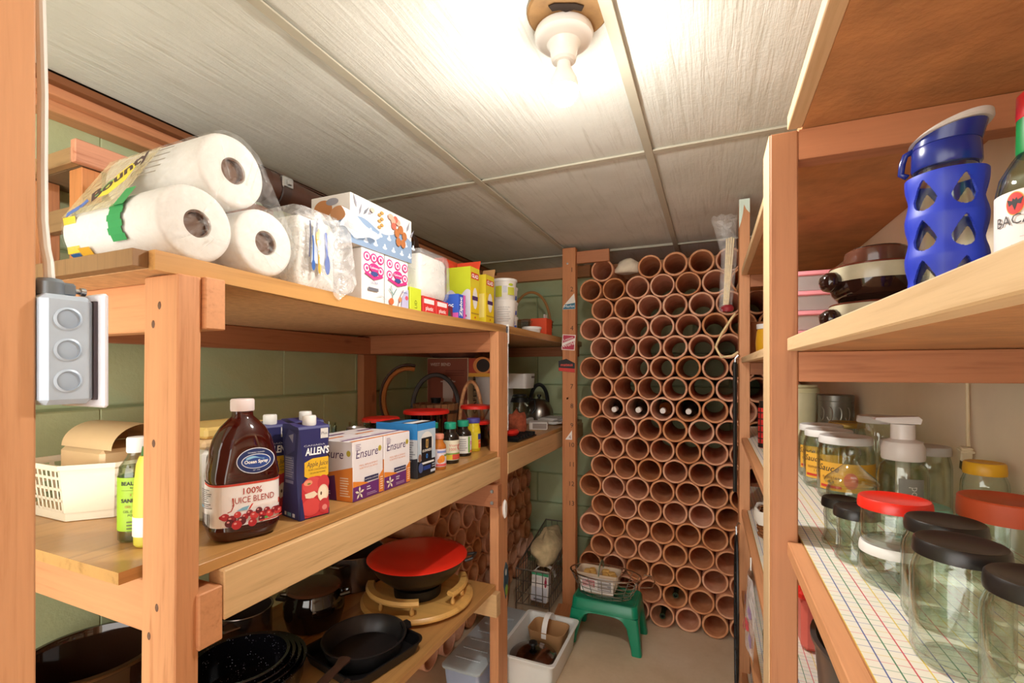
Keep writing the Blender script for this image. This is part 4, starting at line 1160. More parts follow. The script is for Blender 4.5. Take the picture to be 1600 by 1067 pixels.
cn = turned('beer_can', 'silver topped blue can behind the shake boxes', 'can', (-1.03, 1.16, ZM), [('can_body', [(0, .002), (.025, .0), (.031, .008), (.033, .012), (.033, .128), (.029, .138), (0, .138)], mat('blue_can', '#2f7fc4', .25, .6)), ('can_rim', [(.0285, .1385), (.0295, .142), (.028, .144), (.026, .139), (0, .1388)], METAL)])
# glassware and wire clutter behind the shake boxes
for i, (x, y) in enumerate(((-1.10, 1.10), (-1.17, 1.17), (-1.08, 1.235))):
    turned('drinking_glass', 'clear tumbler behind the shake boxes, %s' % ('nearest the juice', 'nearest the wall', 'beside the blue can')[i], 'glass', (x, y, ZM), [('glass_body', shell([(0, 0), (.028, 0), (.03, .004), (.036, .15)], .002), GLASS)], 'clear tumblers')
# --- small bottles
def pill(x, y, r0, h, capm, bodym, lab, cat, labelm, prt, cap_h=.02, cap_r=None, square=False):
    r = thing('supplement_bottle' if cat == 'bottle' else 'condiment_jar', lab, cat, (x, y, ZM))
    cr = cap_r or r0 * .72
    M().lathe([(0, 0), (r0 * .94, 0), (r0, .003), (r0, h * .72), (r0 * .94, h * .80), (cr * .95, h * .9), (cr * .9, h), (0, h)], 28).build('bottle_body', bodym, r)
    M().lathe([(0, h), (cr, h), (cr + .001, h + .002), (cr + .001, h + cap_h - .002), (cr - .001, h + cap_h), (0, h + cap_h)], 28).build('cap', capm, r)
    M().lathe([(r0 + .0003, h * .1), (r0 + .0006, h * .1), (r0 + .0006, h * .68), (r0 + .0003, h * .68)], 36).build('label', labelm, r)
    D = Decal(cyl_map((0, 0, 0), r0 + .0007, -.55), step=.004); prt(D, h); D.build('label_print', r)
GREENC = mat('teal_cap', '#1f9a7c', .4)
BROWNG = mat('dark_bottle', '#221a16', .15)
pill(-.825, 1.318, .024, .098, mat('peach_cap', '#d98a72', .45), mat('orange_juice', '#b56a28', .2), 'small orange juice bottle with peach cap beside the beer carton', 'bottle', ink('#dcd0d6'), lambda D, h: D.ell(.0, h * .36, .011, .012, '#e0862c').ell(-.008, h * .3, .008, .008, '#d97a28').rect(-.02, h * .12, .02, h * .2, '#d85a5a').rect(-.016, h * .56, .016, h * .63, '#7a8ac0').rect(.006, h * .44, .02, h * .5, '#8a9a4a'), .016, .016)
pill(-.845, 1.425, .031, .118, GREENC, BROWNG, 'brown vitamin bottle with teal cap and red lettered label', 'bottle', ink('#e2dcc4'), lambda D, h: D.text('Vitamin', .0, h * .5, .013, '#cc5a4c').text('C', .022, h * .38, .03, '#cc4a44', bold=.03).text('1000', -.006, h * .38, .014, '#cc5a4c').rect(-.03, h * .12, -.008, h * .26, '#e3c93a').rect(-.008, h * .12, .03, h * .28, '#d2503e').rect(-.03, h * .27, .03, h * .31, '#7fa04a'), .022, .02)
pill(-.872, 1.565, .032, .11, GREENC, BROWNG, 'brown vitamin bottle with teal cap and green edged label', 'bottle', ink('#e6e6e2'), lambda D, h: D.rect(.004, h * .12, .012, h * .66, '#6fae3a').text('D', .022, h * .34, .026, '#c23a7a', bold=.03).ell(.022, h * .42, .011, .016, '#e9d9e2').text('D', .022, h * .38, .018, '#c23a7a', bold=.03).rect(.012, h * .11, .032, h * .2, '#e08a4a').fine(-.03, h * .56, .0, 6, .008, '#a9a9ac'), .022, .021)
pill(-.945, 1.47, .026, .11, GREENC, BROWNG, 'teal capped bottle standing behind the red lettered vitamin bottle', 'bottle', ink('#d9d9d4'), lambda D, h: D.fine(-.02, h * .5, .02, 4, .01, '#8a9a90'), .02, .018)
pill(-.93, 1.395, .024, .112, GREENC, BROWNG, 'teal capped bottle between the beer carton and vitamin bottles', 'bottle', ink('#d9d9d4'), lambda D, h: D.fine(-.02, h * .5, .02, 4, .01, '#8a9a90'), .02, .018)
pill(-.882, 1.668, .0285, .112, mat('violet_lid', '#4a4a9a', .4), mat('mustard', '#d6c02c', .25), 'yellow mustard jar with violet blue lid', 'jar', ink('#dccb34'), lambda D, h: D.rect(.004, h * .42, .026, h * .62, '#2c3c86').rect(.006, h * .12, .026, h * .4, '#d85a34').text('mild', .015, h * .28, .009, '#f2e4c8'), .018, .026)
# --- red lidded containers
def redjar(x, y, z, r0, r1, h, lab, body, lid=True, cat='container'):
    r = thing('food_container', lab, cat, (x, y, z), 0, 'clear containers with red lids')
    M().lathe(shell([(0, 0), (r0 * .95, 0), (r0, .004), (r1, h)], .002), 32).build('container_body', body, r)
    M().lathe([(0, h + .001), (r1 + .001, h + .001), (r1 + .006, h - .004), (r1 + .006, h + .006), (r1 + .001, h + .010), (0, h + .006)], 36).build('lid', RED, r)
DGL = glass('smoky_contents', '#8a7c70', .5, .08)
redjar(-.93, 1.785, ZM, .055, .056, .098, 'tall clear container with dark contents and red lid by middle post', DGL)
redjar(-.93, 1.785, ZM + .1085, .035, .062, .055, 'small clear bowl with red lid on top of the dark container', GLASS)
redjar(-1.08, 1.63, ZM, .082, .088, .15, 'wide clear container with red lid behind the vitamin bottles', glass('amber_contents', '#b59a80', .5, .08))
redjar(-1.15, 1.43, ZM, .06, .064, .135, 'clear container with red lid left of the widest red lid', DGL)
# --- wooden slat bucket with dark hoop
bu = thing('wooden_bucket', 'dark slatted wooden bucket with black hoop handle at shelf back', 'bucket', (-1.222, 1.925, ZM))
for i in range(20):
    a = 2 * PI * i / 20
    T = Matrix.Rotation(a, 4, 'Z') @ Matrix.Translation((.088, 0, 0)) @ Matrix.Rotation(.10, 4, 'Y')
    M().box(-.005, .005, -.0148, .0148, 0, .165, .0015, T=T).build('stave', wood('bucket_stave', '#8a5a34', '#5d3820', 'z', grain=60), bu)
for z in (.03, .12):
    M().lathe([(.094 + z * .1, z), (.0965 + z * .1, z), (.0975 + z * .1, z + .014), (.095 + z * .1, z + .014)], 40, closed_prof=True).build('band', mat('dark_band', '#3a2416', .5), bu)
M().lathe([(0, .004), (.083, .004), (.083, .01), (0, .01)], 24).build('base', mat('bucket_base', '#5d3820', .7), bu)
M().tube([(.02 * 0, .108 * math.cos(a), .145 + .155 * math.sin(a)) for a in [PI * i / 20 for i in range(21)]], .011, 8, T=rz(-.96), flat=.5).build('handle', mat('black_hoop', '#231712', .5), bu)
M().lathe([(0, .165), (.022, .165), (.026, .19), (0, .192)], 16).build('knob', BLACK, bu)
# --- bamboo hoop on the wall
bh = thing('wicker_hoop', 'curved orange cane hoop leaning on the green wall behind tumblers', 'hoop', (-1.37, 1.875, ZM + .026), -.93)
pts = [(0 + .02 * math.sin(a), .115 * math.cos(a) + .02, .155 + .15 * math.sin(a)) for a in [math.radians(d_) for d_ in range(75, 286, 10)]]
M().tube(pts, .020, 8, flat=.55).build('hoop_band', mat('orange_cane', '#b9733c', .55, var=.15), bh)
M().tube([(x - .003, y * 1.14 - .003, .155 + (z - .155) * 1.12) for x, y, z in pts], .006, 6).build('hoop_edge', mat('dark_cane', '#4a2c18', .6), bh)
# --- large coffee box
BOXR = ink('#8f4a34')
wbr = thing('coffee_maker_box', 'reddish brown coffee urn box with white side lettering', 'box', (-1.24, 2.125, ZM))
M().box(-.12, .12, -.065, .065, 0, .385, .002).build('box_body', ink('#d9c09c'), wbr)
D2 = Decal(flat_map((-.12, -.065, 0), (1, 0, 0), (0, 0, 1)))
D2.rect(.003, .003, .237, .382, BOXR).text('WEST BEND', .02, .345, .022, '#d9b9a4', align='l', bold=.01).rect(.095, .18, .155, .272, '#c9b2a4').rect(.10, .07, .15, .18, '#bfa596').rect(.082, .262, .168, .268, '#c9b2a4').ell(.125, .28, .016, .007, '#c9b2a4').fine(.11, .318, .225, 3, .012, '#7a3a28').rect(.008, .1, .022, .32, '#7c3c2a')
D2.build('front_print', wbr)
D3 = Decal(flat_map((.12, -.065, 0), (0, 1, 0), (0, 0, 1)))
D3.text('CAFETIERE', .09, .10, .05, '#2c2420', rot=PI / 2, align='l', bold=.01, width=.22).build('side_print', wbr)
# --- second carton with orange print on top of a tall white filter holder
fh = thing('filter_cone', 'tall white plastic pitcher beside the coffee urn box', 'pitcher', (-1.03, 2.12, ZM))
M().lathe(shell([(0, 0), (.045, 0), (.05, .004), (.07, .285), (.073, .289)], .003), 30).build('pitcher_body', mat('grey_white_plastic', '#cfccca', .4), fh)
r, w, d, fx, fy, ft = carton('coffee_carton', 'orange and red coffee carton resting on the white pitcher', 'box', -1.10, -.96, 2.03, 2.20, ZM + .2905, .09, ink('#b5422a'))
Decal(fx).ell(.09, .055, .04, .038, '#e0a04a').ell(.09, .055, .03, .03, '#2a1a14').rect(.0, .0, d, .016, '#e3a83a').build('front_print', r)
Decal(fy).ell(.075, .055, .05, .042, '#e0904a').ell(.08, .055, .036, .032, '#2a1a14').rect(.0, .0, w, .018, '#e3a83a').build('end_print', r)
# cane handle basket
cb = thing('cane_basket', 'low cane basket with tall twisted handle beside the wide red lid', 'basket', (-1.03, 1.925, ZM))
weave(.06, .05, .07, .007, 1.1, 16, 5).build('woven_side', WICK, cb)
M().lathe([(0, .001), (.056, .001), (.056, .006), (0, .006)], 20).build('base', WICK, cb)
M().tube([(.0 + .06 * math.cos(a), 0, .06 + .21 * math.sin(a)) for a in [PI * i / 20 for i in range(21)]], .0085, 8).build('handle', mat('twisted_cane', '#c08a5c', .6, var=.3, vscale=60), cb)
# folded cloths lying on top of the boxes
for i, (x, y, z, l) in enumerate(((-1.24, 2.13, ZM + .3865, 'folded dark striped cloth on top of the coffee urn box'),)):
    crumple('folded_cloth', l, 'cloth', (x, y, z + .022), .11, .15, .038, mat('brown_cloth', '#6d4436', .9, var=.25, vscale=30), 21 + i, .2)
# --- coffee maker
CM = thing('coffee_maker', 'white drip coffee maker with glass carafe beyond the middle post', 'coffee maker', (-1.09, 2.60, ZM))
M().box(-.10, .09, -.085, .085, 0, .035, .008).build('base', WHITE, CM)
M().box(-.10, -.045, -.08, .08, .0352, .215, .006).build('tower', WHITE, CM)
M().loft([[(x * 1.0, y, .2155) for x, y in rrect(.19, .15, .02)], [(x * 1.05, y * 1.05, .26) for x, y in rrect(.19, .15, .02)], [(x * 1.07, y * 1.07, .302) for x, y in rrect(.19, .15, .02)]]).build('brew_head', WHITE, CM)
Decal(flat_map((.1025, -.08, 0), (0, 1, 0), (0, 0, 1))).rect(.085, .275, .135, .287, '#7a6a6a').build('badge', CM)
ca = M().lathe(shell([(0, .036), (.052, .036), (.058, .042), (.064, .085), (.056, .135), (.045, .155), (.047, .165)], .002), 30, c=(.03, 0, 0)).build('carafe', GLASS, CM)
M().lathe([(.0565, .132), (.058, .132), (.048, .158), (.0465, .158)], 30, c=(.03, 0, 0), closed_prof=True).build('carafe_band', BLACK, ca)
M().lathe([(0, .166), (.045, .166), (.04, .178), (0, .18)], 24, c=(.03, 0, 0)).build('carafe_lid', BLACK, ca)
M().tube([(.075, .02, .15), (.105, .05, .145), (.11, .055, .09), (.09, .04, .06)], .008, 8).build('carafe_handle', BLACK, ca)
# --- kettle
KT = thing('kettle', 'brushed steel kettle with black loop handle at far end of shelf', 'kettle', (-1.02, 2.83, ZM))
M().lathe([(0, 0), (.082, 0), (.09, .006), (.094, .03), (.088, .07), (.07, .11), (.045, .132), (.03, .138), (0, .139)], 36).build('kettle_body', mat('brushed_steel', '#a9a39c', .3, 1.0, var=.08), KT)
M().lathe([(0, .139), (.008, .139), (.008, .148), (.014, .155), (.012, .166), (0, .168)], 16).build('lid_knob', BLACK, KT)
M().tube([(.0, .055 * math.cos(a), .115 + .115 * math.sin(a)) for a in [PI * i / 18 for i in range(19)]], .012, 8, T=rz(-1.22)).build('handle', BLACK, KT)
M().tube([(0, -.07, .085), (0, -.10, .115), (0, -.118, .14)], [.022, .015, .012], 12, T=rz(-1.22)).build('spout', mat('brushed_steel', '#a9a39c', .3, 1.0), KT)
# --- papers and small gadgets at the far end
pp = thing('paper_pile', 'pile of white papers lying at the far end of middle shelf', 'papers', (-.88, 2.70, ZM))
rr = random.Random(8)
for i in range(7):
    T = Matrix.Translation((rr.uniform(-.01, .01), rr.uniform(-.01, .01), i * .0055)) @ Matrix.Rotation(rr.uniform(-.35, .35), 4, 'Z')
    M().box(-.055, .055, -.08, .08, 0, .005, .0005, T=T).build('paper_sheet', PAPER if i % 3 else ink('#d5cfca'), pp)
rd = thing('small_scale', 'small white and grey gadget box on the shelf before the papers', 'gadget', (-.875, 2.42, ZM), .3)
M().box(-.05, .05, -.055, .055, 0, .042, .004).build('gadget_body', ink('#d9d4cf'), rd)
M().box(-.03, .045, -.0565, -.0553, .008, .036).build('front_plate', ink('#8d8078'), rd)
tr = thing('black_tray', 'black slotted tray with red pieces beside middle post', 'tray', (-.85, 2.05, ZM))
M().box(-.055, .055, -.12, .12, 0, .006, .002).build('tray_base', BLACK, tr)
for i in range(7): M().box(-.05, .05, -.105 + i * .035, -.097 + i * .035, .0062, .022, .001).build('tray_rib', BLACK, tr)
ol = tag(M().lathe([(0, 0), (.02, .0), (.024, .01), (.018, .022), (0, .026)], 14, T=Matrix.Diagonal((1, 2.2, 1, 1))).build('oval_dish', RED), 'small red oval dish lying on the black tray', 'dish'); ol.location = (-.85, 2.0, ZM + .023)
crumple('dried_flower', 'rust coloured dried flower head beside the middle post', 'dried flower', (-.90, 2.17, ZM + .04), .05, .05, .07, mat('rust_flower', '#9c4c30', .9, var=.3, vscale=60, bump=.8, bscale=160), 33, .35)

# ================================================================ pan shelf
ZP = PANZ + .001
WOK = mat('wok_iron', '#2a2019', .32, .5, var=.25, vscale=8)
MAPLE = wood('lazy_maple', '#d3a45c', '#b98742', 'x', grain=16, rough=.35, knots=0)
ls = thing('lazy_susan', 'round wooden lazy susan with spindle rail under the wok', 'lazy susan', (-1.005, 1.46, ZP))
M().lathe([(0, 0), (.12, 0), (.12, .008), (.195, .010), (.204, .014), (.204, .020), (.198, .024), (.194, .028), (0, .028)], 56).build('turntable', MAPLE, ls)
for a0, a1 in ((-2.65, -.95), (-.25, .75), (1.25, 2.75)):
    m = M()
    secs = []
    for i in range(19):
        a = a0 + (a1 - a0) * i / 18
        secs.append([(r_ * math.cos(a), r_ * math.sin(a), z_) for r_, z_ in ((.155, .062), (.183, .062), (.186, .069), (.180, .079), (.158, .079), (.152, .069))])
    rl = m.loft(secs).build('gallery_rail', MAPLE, ls)
    for f in (.08, .5, .92):
        a = a0 + (a1 - a0) * f
        M().lathe([(.004, .0281), (.0075, .032), (.0085, .042), (.005, .052), (.004, .0615)], 10, c=(.169 * math.cos(a), .169 * math.sin(a), 0)).build('spindle', MAPLE, rl)
wk = thing('wok', 'black wok with flat red lid on the lazy susan', 'wok', (-1.005, 1.46, ZP + .0285))
M().lathe([(0, .0), (.085, 0), (.088, .035), (.083, .036), (0, .036)], 36).build('ring_stand', BLACK, wk)
M().lathe([(0, .03), (.06, .034), (.11, .055), (.15, .09), (.178, .135), (.18, .14), (.176, .14), (.148, .095), (.108, .06), (0, .04)], 48).build('wok_bowl', WOK, wk)
M().lathe([(0, .148), (.15, .146), (.178, .143), (.183, .139), (.18, .137), (0, .137)], 48).build('lid', mat('red_enamel', '#e8301f', .25, var=.03), wk)
M().tube([(.15, .09, .13), (.19, .10, .138), (.20, .05, .138), (.178, .04, .13)], .006, 8).build('handle', BLACK, wk)
# nested granite pans
SPECK = None
def speck():
    t = NT('speckled_enamel'); v = t.coords(rand=False)
    vo = t.new('TexVoronoi'); t.t.links.new(v, vo.inputs['Vector']); vo.inputs['Scale'].default_value = 170
    k = t.ramp(vo.outputs['Distance'], [(0.12, (1, 1, 1)), (0.2, (0, 0, 0))])
    n = t.ramp(t.noise(v, 30, 2), [(0.5, (0, 0, 0)), (0.62, (1, 1, 1))])
    c = t.mix(t.mix(1.0, k, n, 'MULTIPLY'), rgb('#0d0c12'), rgb('#aab2bc'))
    return t.done(t.principled(c, .12, 0, None, .6))
SPECK = speck()
base = (-1.14, .85, ZP)
for i, (r_, h, dz, nm) in enumerate(((.155, .075, 0, 'largest'), (.141, .079, .003, 'second'), (.127, .083, .006, 'third'), (.113, .087, .009, 'smallest'))):
    rt = thing('enamel_pan', 'speckled black enamel roasting pan, %s of the nested set' % nm, 'pan', (base[0], base[1], base[2] + dz), 0, 'nested speckled enamel pans')
    M().lathe([(0, 0), (r_ * .9, 0), (r_ * .97, h * .35), (r_, h), (r_ + .006, h + .001), (r_ + .005, h + .004), (r_ - .003, h + .002), (r_ * .955, h * .36), (r_ * .885, .0022), (0, .0022)], 48).build('pan_body', SPECK, rt)
# big dark roaster at the near end
dt = thing('roaster', 'large dark brown glass roaster at the near end of pan shelf', 'roaster', (-1.305, .605, ZP))
M().lathe([(0, 0), (.105, 0), (.115, .006), (.122, .06), (.128, .20), (.134, .204), (.134, .212), (.124, .213), (.118, .20), (.112, .02), (0, .01)], 56).build('roaster_body', mat('brown_glassware', '#2c1a10', .06, .1, var=.2, spec=.8), dt)
M().lathe([(.1345, .2042), (.137, .206), (.137, .2105), (.1345, .212)], 56, closed_prof=True).build('rim', mat('roaster_rim', '#4a3018', .2, .3), dt)

# cast iron skillets
sk = thing('griddle_pan', 'square black griddle pan with steel handle under the round skillet', 'pan', (-.955, 1.11, ZP), math.radians(-12))
def sq(k, z, n=6): return [(x, y, z) for x, y in rrect(.262 * k, .262 * k, .035 * k, n)]
M().loft([sq(.86, 0), sq(.9, .003), sq(.97, .034), sq(1.0, .035), sq(1.0, .038), sq(.955, .037), sq(.87, .0065)]).build('pan_body', DKMETAL, sk)
M().tube([(.10, -.13, .034), (.125, -.17, .045), (.14, -.21, .052), (.165, -.30, .05)], [.011, .010, .010, .012], 10, flat=.6).build('handle', METAL, sk)
rk = thing('skillet', 'round black cast iron skillet stacked in the square griddle', 'skillet', (-.957, 1.115, ZP + .0075), math.radians(0))
M().lathe([(0, 0), (.10, 0), (.104, .003), (.122, .05), (.1235, .053), (.119, .054), (.114, .05), (.098, .0065), (0, .006)], 48).build('pan_body', mat('seasoned_iron', '#2d2a2a', .35, .4, var=.3, vscale=14), rk)
M().prism([(.112, .02), (.135, .026), (.142, .006), (.138, -.016), (.112, -.02)], .046, .053, T=rz(.9)).build('helper_handle', DKMETAL, rk)
hp = [(0, -.115, .05), (0, -.15, .052), (0, -.20, .058), (0, -.25, .06)]
M().tube(hp, [.02, .013, .014, .015], 10, T=rz(.25), flat=.4).build('handle', mat('rusty_iron', '#4a3226', .5, .4, var=.3), rk)
# brown bean pot
bp = thing('bean_pot', 'dark brown glazed bean pot with lid', 'pot', (-1.235, 1.19, ZP))
GLZ = mat('brown_glaze', '#160c08', .07, var=.2, spec=.8)
M().lathe([(0, 0), (.075, 0), (.085, .005), (.097, .05), (.096, .085), (.085, .11), (.084, .118), (.079, .118), (0, .112)], 40).build('pot_body', GLZ, bp)
M().lathe([(0, .1185), (.084, .1185), (.088, .122), (.082, .128), (.045, .134), (0, .136)], 40).build('lid', mat('brown_lid', '#4a2c1c', .25), bp)
for sg in (-1, 1):
    M().tube([(sg * .085, -.018, .095), (sg * .112, -.012, .098), (sg * .112, .012, .098), (sg * .085, .018, .095)], .008, 8, T=rz(.6)).build('handle', GLZ, bp)
# steel pots behind
def pot(x, y, r_, h, lab, m):
    t = thing('steel_pot', lab, 'pot', (x, y, ZP), 0)
    M().lathe([(0, 0), (r_ * .96, 0), (r_, .006), (r_, h), (r_ + .005, h + .002), (r_ + .004, h + .004), (r_ - .002, h + .002), (r_ - .003, .006), (0, .004)], 44).build('pot_body', m, t)
    M().tube([(.0, -r_, h - .02), (.02, -r_ - .025, h - .018), (.05, -r_ - .02, h - .018), (.06, -r_ + .02, h - .02)], .005, 8).build('handle', m, t)
    return t
STEEL = mat('pot_steel', '#8d8079', .22, .9, var=.15, vscale=5)
pot(-1.33, 1.485, .115, .13, 'shiny steel stock pot behind the lazy susan', STEEL)
pot(-1.372, 1.035, .08, .095, 'wide steel saucepan beside the bean pot near the wall', STEEL)

# ================================================================ floor on the left
BIN = glass('cloudy_bin', '#ccd6e2', .3, .12, .2, .55, '#b9c6da')
lb = thing('lidded_bin', 'pale blue lidded plastic bin on the floor under pan shelf', 'bin', (-.94, 1.925, 0))
def rr_sec(w, d, r_, z): return [(x, y, z) for x, y in rrect(w, d, r_)]
M().loft([rr_sec(.15, .50, .015, .001), rr_sec(.165, .52, .018, .092)]).build('bin_body', mat('pale_blue_plastic', '#aab9d6', .35), lb)
M().loft([rr_sec(.176, .535, .02, .0925), rr_sec(.18, .54, .02, .096), rr_sec(.18, .54, .02, .104), rr_sec(.17, .53, .02, .108)]).build('bin_lid', mat('pale_lid', '#b4c3ca', .3), lb)
for i in range(6): M().box(-.06, .06, -.20 + i * .07, -.185 + i * .07, .1082, .1105, .001).build('lid_rib', mat('pale_lid', '#b4c3ca', .3), lb)
ty = thing('floor_tray', 'long white plastic tray on the floor behind middle post', 'tray', (-.712, 1.985, 0))
WT = mat('tray_white', '#dfe3e0', .4, var=.03)
tw, td, th = .24, .376, .125
outer = lambda k, z: [(x * 1, y * 1, z) for x, y in rrect(tw * k, td * (1 - (1 - k) * .5), .02)]
M().loft([outer(.9, .001), outer(1.0, th - .006), outer(1.10, th - .006), outer(1.10, th), outer(.985, th), outer(.89, .006)]).build('tray_body', WT, ty)
lp2 = thing('lidded_pan', 'frying pan with dark steel lid sitting in the white floor tray', 'pan', (-.722, 1.925, .0075))
M().lathe([(0, 0), (.085, 0), (.09, .004), (.098, .055), (.102, .057), (0, .05)], 40).build('pan_body', mat('pan_grey', '#6d6a66', .3, .8), lp2)
M().lathe([(.103, .0575), (.104, .062), (.095, .07), (.06, .084), (.03, .09), (0, .0915), (0, .088), (.1, .0575)], 44).build('lid', mat('dark_lid_steel', '#7a6a62', .15, 1.0, var=.2), lp2)
M().lathe([(0, .0915), (.009, .0915), (.009, .104), (.02, .110), (.018, .118), (0, .12)], 18).build('lid_knob', BLACK, lp2)
M().tube([(0, -.092, .05), (.0, -.1, .052), (.0, -.106, .053)], [.012, .013, .011], 10, flat=.6).build('handle', BLACK, lp2)
kb = thing('kraft_basket', 'brown card fruit basket with white handle in the floor tray', 'basket', (-.708, 2.098, .008), -.05)
KR = mat('kraft_card', '#b58a5c', .8, var=.06)
a1 = [(x, y, .001) for x, y in rrect(.14, .09, .012)]; a2 = [(x, y, .10) for x, y in rrect(.18, .13, .03)]; a3 = [(x, y, .10) for x, y in rrect(.175, .125, .03)]; a4 = [(x, y, .004) for x, y in rrect(.136, .086, .012)]
M().loft([a1, a2, a3, a4]).build('basket_body', KR, kb)
M().loft([[(-.012 + q, .066 * math.cos(a), .075 + .085 * math.sin(a) + (.0 if s_ == 0 else .002)) for q, s_ in ((0, 0), (.024, 0), (.024, 1), (0, 1))] for a in [PI * i / 16 for i in range(17)]]).build('handle', WHITE, kb)
# wire basket with burlap
WIRE = mat('wire_grey', '#9a958c', .35, .9)
wbs = thing('wire_basket', 'tall wire basket on the floor beside numbered post', 'basket', (-.885, 2.58, 0))
x0, x1, y0_, y1_ = -.095, .095, -.23, .27
zlo, zf, zb = .055, .24, .36
tz = lambda y: zf + (zb - zf) * (y - y0_) / (y1_ - y0_)
def wires(pts_list, name, r_=.0022):
    m = M()
    for pts in pts_list: m.tube(pts, r_, 5)
    o = m.build(name, WIRE, wbs); o['kind'] = 'stuff'; return o
wires([[(x, y0_, zlo), (x, y0_, tz(y0_))] for x in [x0 + (x1 - x0) * i / 5 for i in range(6)]] + [[(x0, y0_, z), (x1, y0_, z)] for z in (.055, .115, .18)], 'front_grille')
wires([[(x1, y, zlo), (x1, y, tz(y))] for y in [y0_ + (y1_ - y0_) * i / 14 for i in range(15)]] + [[(x1, y0_, z), (x1, y1_, z)] for z in (.055, .12, .18, .235)], 'side_grille')
wires([[(x0, y, zlo), (x0, y, tz(y))] for y in [y0_ + (y1_ - y0_) * i / 14 for i in range(15)]] + [[(x0, y0_, z), (x0, y1_, z)] for z in (.055, .12, .18, .235)], 'side_grille')
wires([[(x, y1_, zlo), (x, y1_, zb)] for x in [x0 + (x1 - x0) * i / 5 for i in range(6)]] + [[(x0, y1_, z), (x1, y1_, z)] for z in (.055, .15, .25)], 'back_grille')
wires([[(x, y0_, zlo), (x, y1_, zlo)] for x in [x0 + (x1 - x0) * i / 5 for i in range(6)]], 'floor_grille')
M().tube([(x0, y0_, zf), (x1, y0_, zf), (x1, y1_, zb), (x0, y1_, zb)], .0045, 6, closed=True).build('rim', WIRE, wbs)
for x in (x0, x1):
    for y in (y0_, y1_): M().tube([(x, y, zlo), (x, y, .001)], .004, 6).build('foot', WIRE, wbs)
crumple('burlap_sack', 'brown burlap sack bundled in the wire basket', 'sack', (-.885, 2.62, .27), .082, .17, .10, mat('burlap', '#cdb78c', .95, var=.15, vscale=40, bump=.8, bscale=260), 6, .34, 40)
bt = thing('shopping_box', 'white printed packet with red figure in front of wire basket', 'box', (-.862, 2.405, .063), -.08)
M().box(-.05, .05, -.018, .018, 0, .15, .003, T=Matrix.Rotation(-.15, 4, 'X')).build('packet_body', ink('#e3dcd6'), bt)
D = Decal(flat_map((-.05, -.0185, 0), (1, 0, 0), (0, .15, .989)))
D.rect(.0, .135, .1, .149, '#3f9a6a').rect(.005, .0, .095, .075, '#c8c8cf').ell(.085, .10, .007, .022, '#a8324a').ell(.085, .125, .004, .006, '#a8324a').fine(.02, .01, .08, 1, .012, '#55555f').build('packet_print', bt)
rb = thing('ring_band', 'white curved plastic band lying in the wire basket', 'band', (-.865, 2.50, .16))
M().loft([[(.06 * math.cos(a), q - .012, .055 * math.sin(a) + 0) if s_ == 0 else (.064 * math.cos(a), q - .012, .059 * math.sin(a)) for q, s_ in ((0, 0), (.024, 0), (.024, 1), (0, 1))] for a in [PI * i / 14 for i in range(15)]]).build('band_strip', WHITE, rb)
# mesh sack of onions behind the post
crumple('mesh_sack', 'orange net sack of onions beside the wire basket', 'sack', (-1.05, 2.29, .13), .04, .10, .17, mat('orange_net', '#a8714c', .8, var=.4, vscale=70, bump=.8, bscale=120), 15, .2, 26)
for i in range(3):
    o = M().box(-.045, .045, -.065, .065, 0, .018, .002).build('scrap_plank', WB('y')); o.location = (-.725 + .006 * i, 2.37, .0005 + i * .0188); o.rotation_euler = (0, 0, (.12, -.06, .1)[i])
    tag(o, 'short scrap plank on the floor before the numbered post, %s of three' % ('bottom', 'middle', 'top')[i], 'plank', 'short scrap planks')
# green step stool
GS = mat('green_plastic', '#0f7f5c', .3, var=.05)
gs = thing('step_stool', 'dark green plastic step stool in front of the pipe rack', 'stool', (-.475, 2.32, 0))
W2, D2_, H2 = .31, .20, .21
M().loft([rr_sec(W2 + .012, D2_ + .012, .03, H2 - .05), rr_sec(W2 + .004, D2_ + .004, .03, H2 - .008), rr_sec(W2 - .006, D2_ - .006, .028, H2 - .001), rr_sec(W2 - .02, D2_ - .02, .025, H2), rr_sec(W2 - .03, D2_ - .03, .02, H2 - .003)]).build('seat', GS, gs)
for sx in (-1, 1):
    for sy in (-1, 1):
        def lsec(z, w, d, o): 
            cx, cy = sx * (W2 / 2 - w / 2 + o), sy * (D2_ / 2 - d / 2 + o)
            return [(cx + x, cy + y, z) for x, y in rrect(w, d, .012)]
        M().loft([lsec(.0, .046, .042, .024), lsec(.02, .046, .042, .022), lsec(.11, .058, .05, .011), lsec(H2 - .052, .09, .07, .005)]).build('leg', GS, gs)
for sy in (-1, 1):
    m = M(); us = [-.125 + .25 * i / 20 for i in range(21)]
    m.loft([[(u, sy * (D2_ / 2 + .006), H2 - .051), (u, sy * (D2_ / 2 - .002), H2 - .051), (u, sy * (D2_ / 2 + .002), H2 - .055 - .05 * (abs(u) / .125) ** 4), (u, sy * (D2_ / 2 + .009), H2 - .055 - .05 * (abs(u) / .125) ** 4)] for u in us]).build('apron', GS, gs)
for sx in (-1, 1):
    m = M(); us = [-.075 + .15 * i / 14 for i in range(15)]
    m.loft([[(sx * (W2 / 2 + .006), u, H2 - .051), (sx * (W2 / 2 - .002), u, H2 - .051), (sx * (W2 / 2 + .002), u, H2 - .055 - .045 * (abs(u) / .075) ** 4), (sx * (W2 / 2 + .009), u, H2 - .055 - .045 * (abs(u) / .075) ** 4)] for u in us]).build('apron', GS, gs)
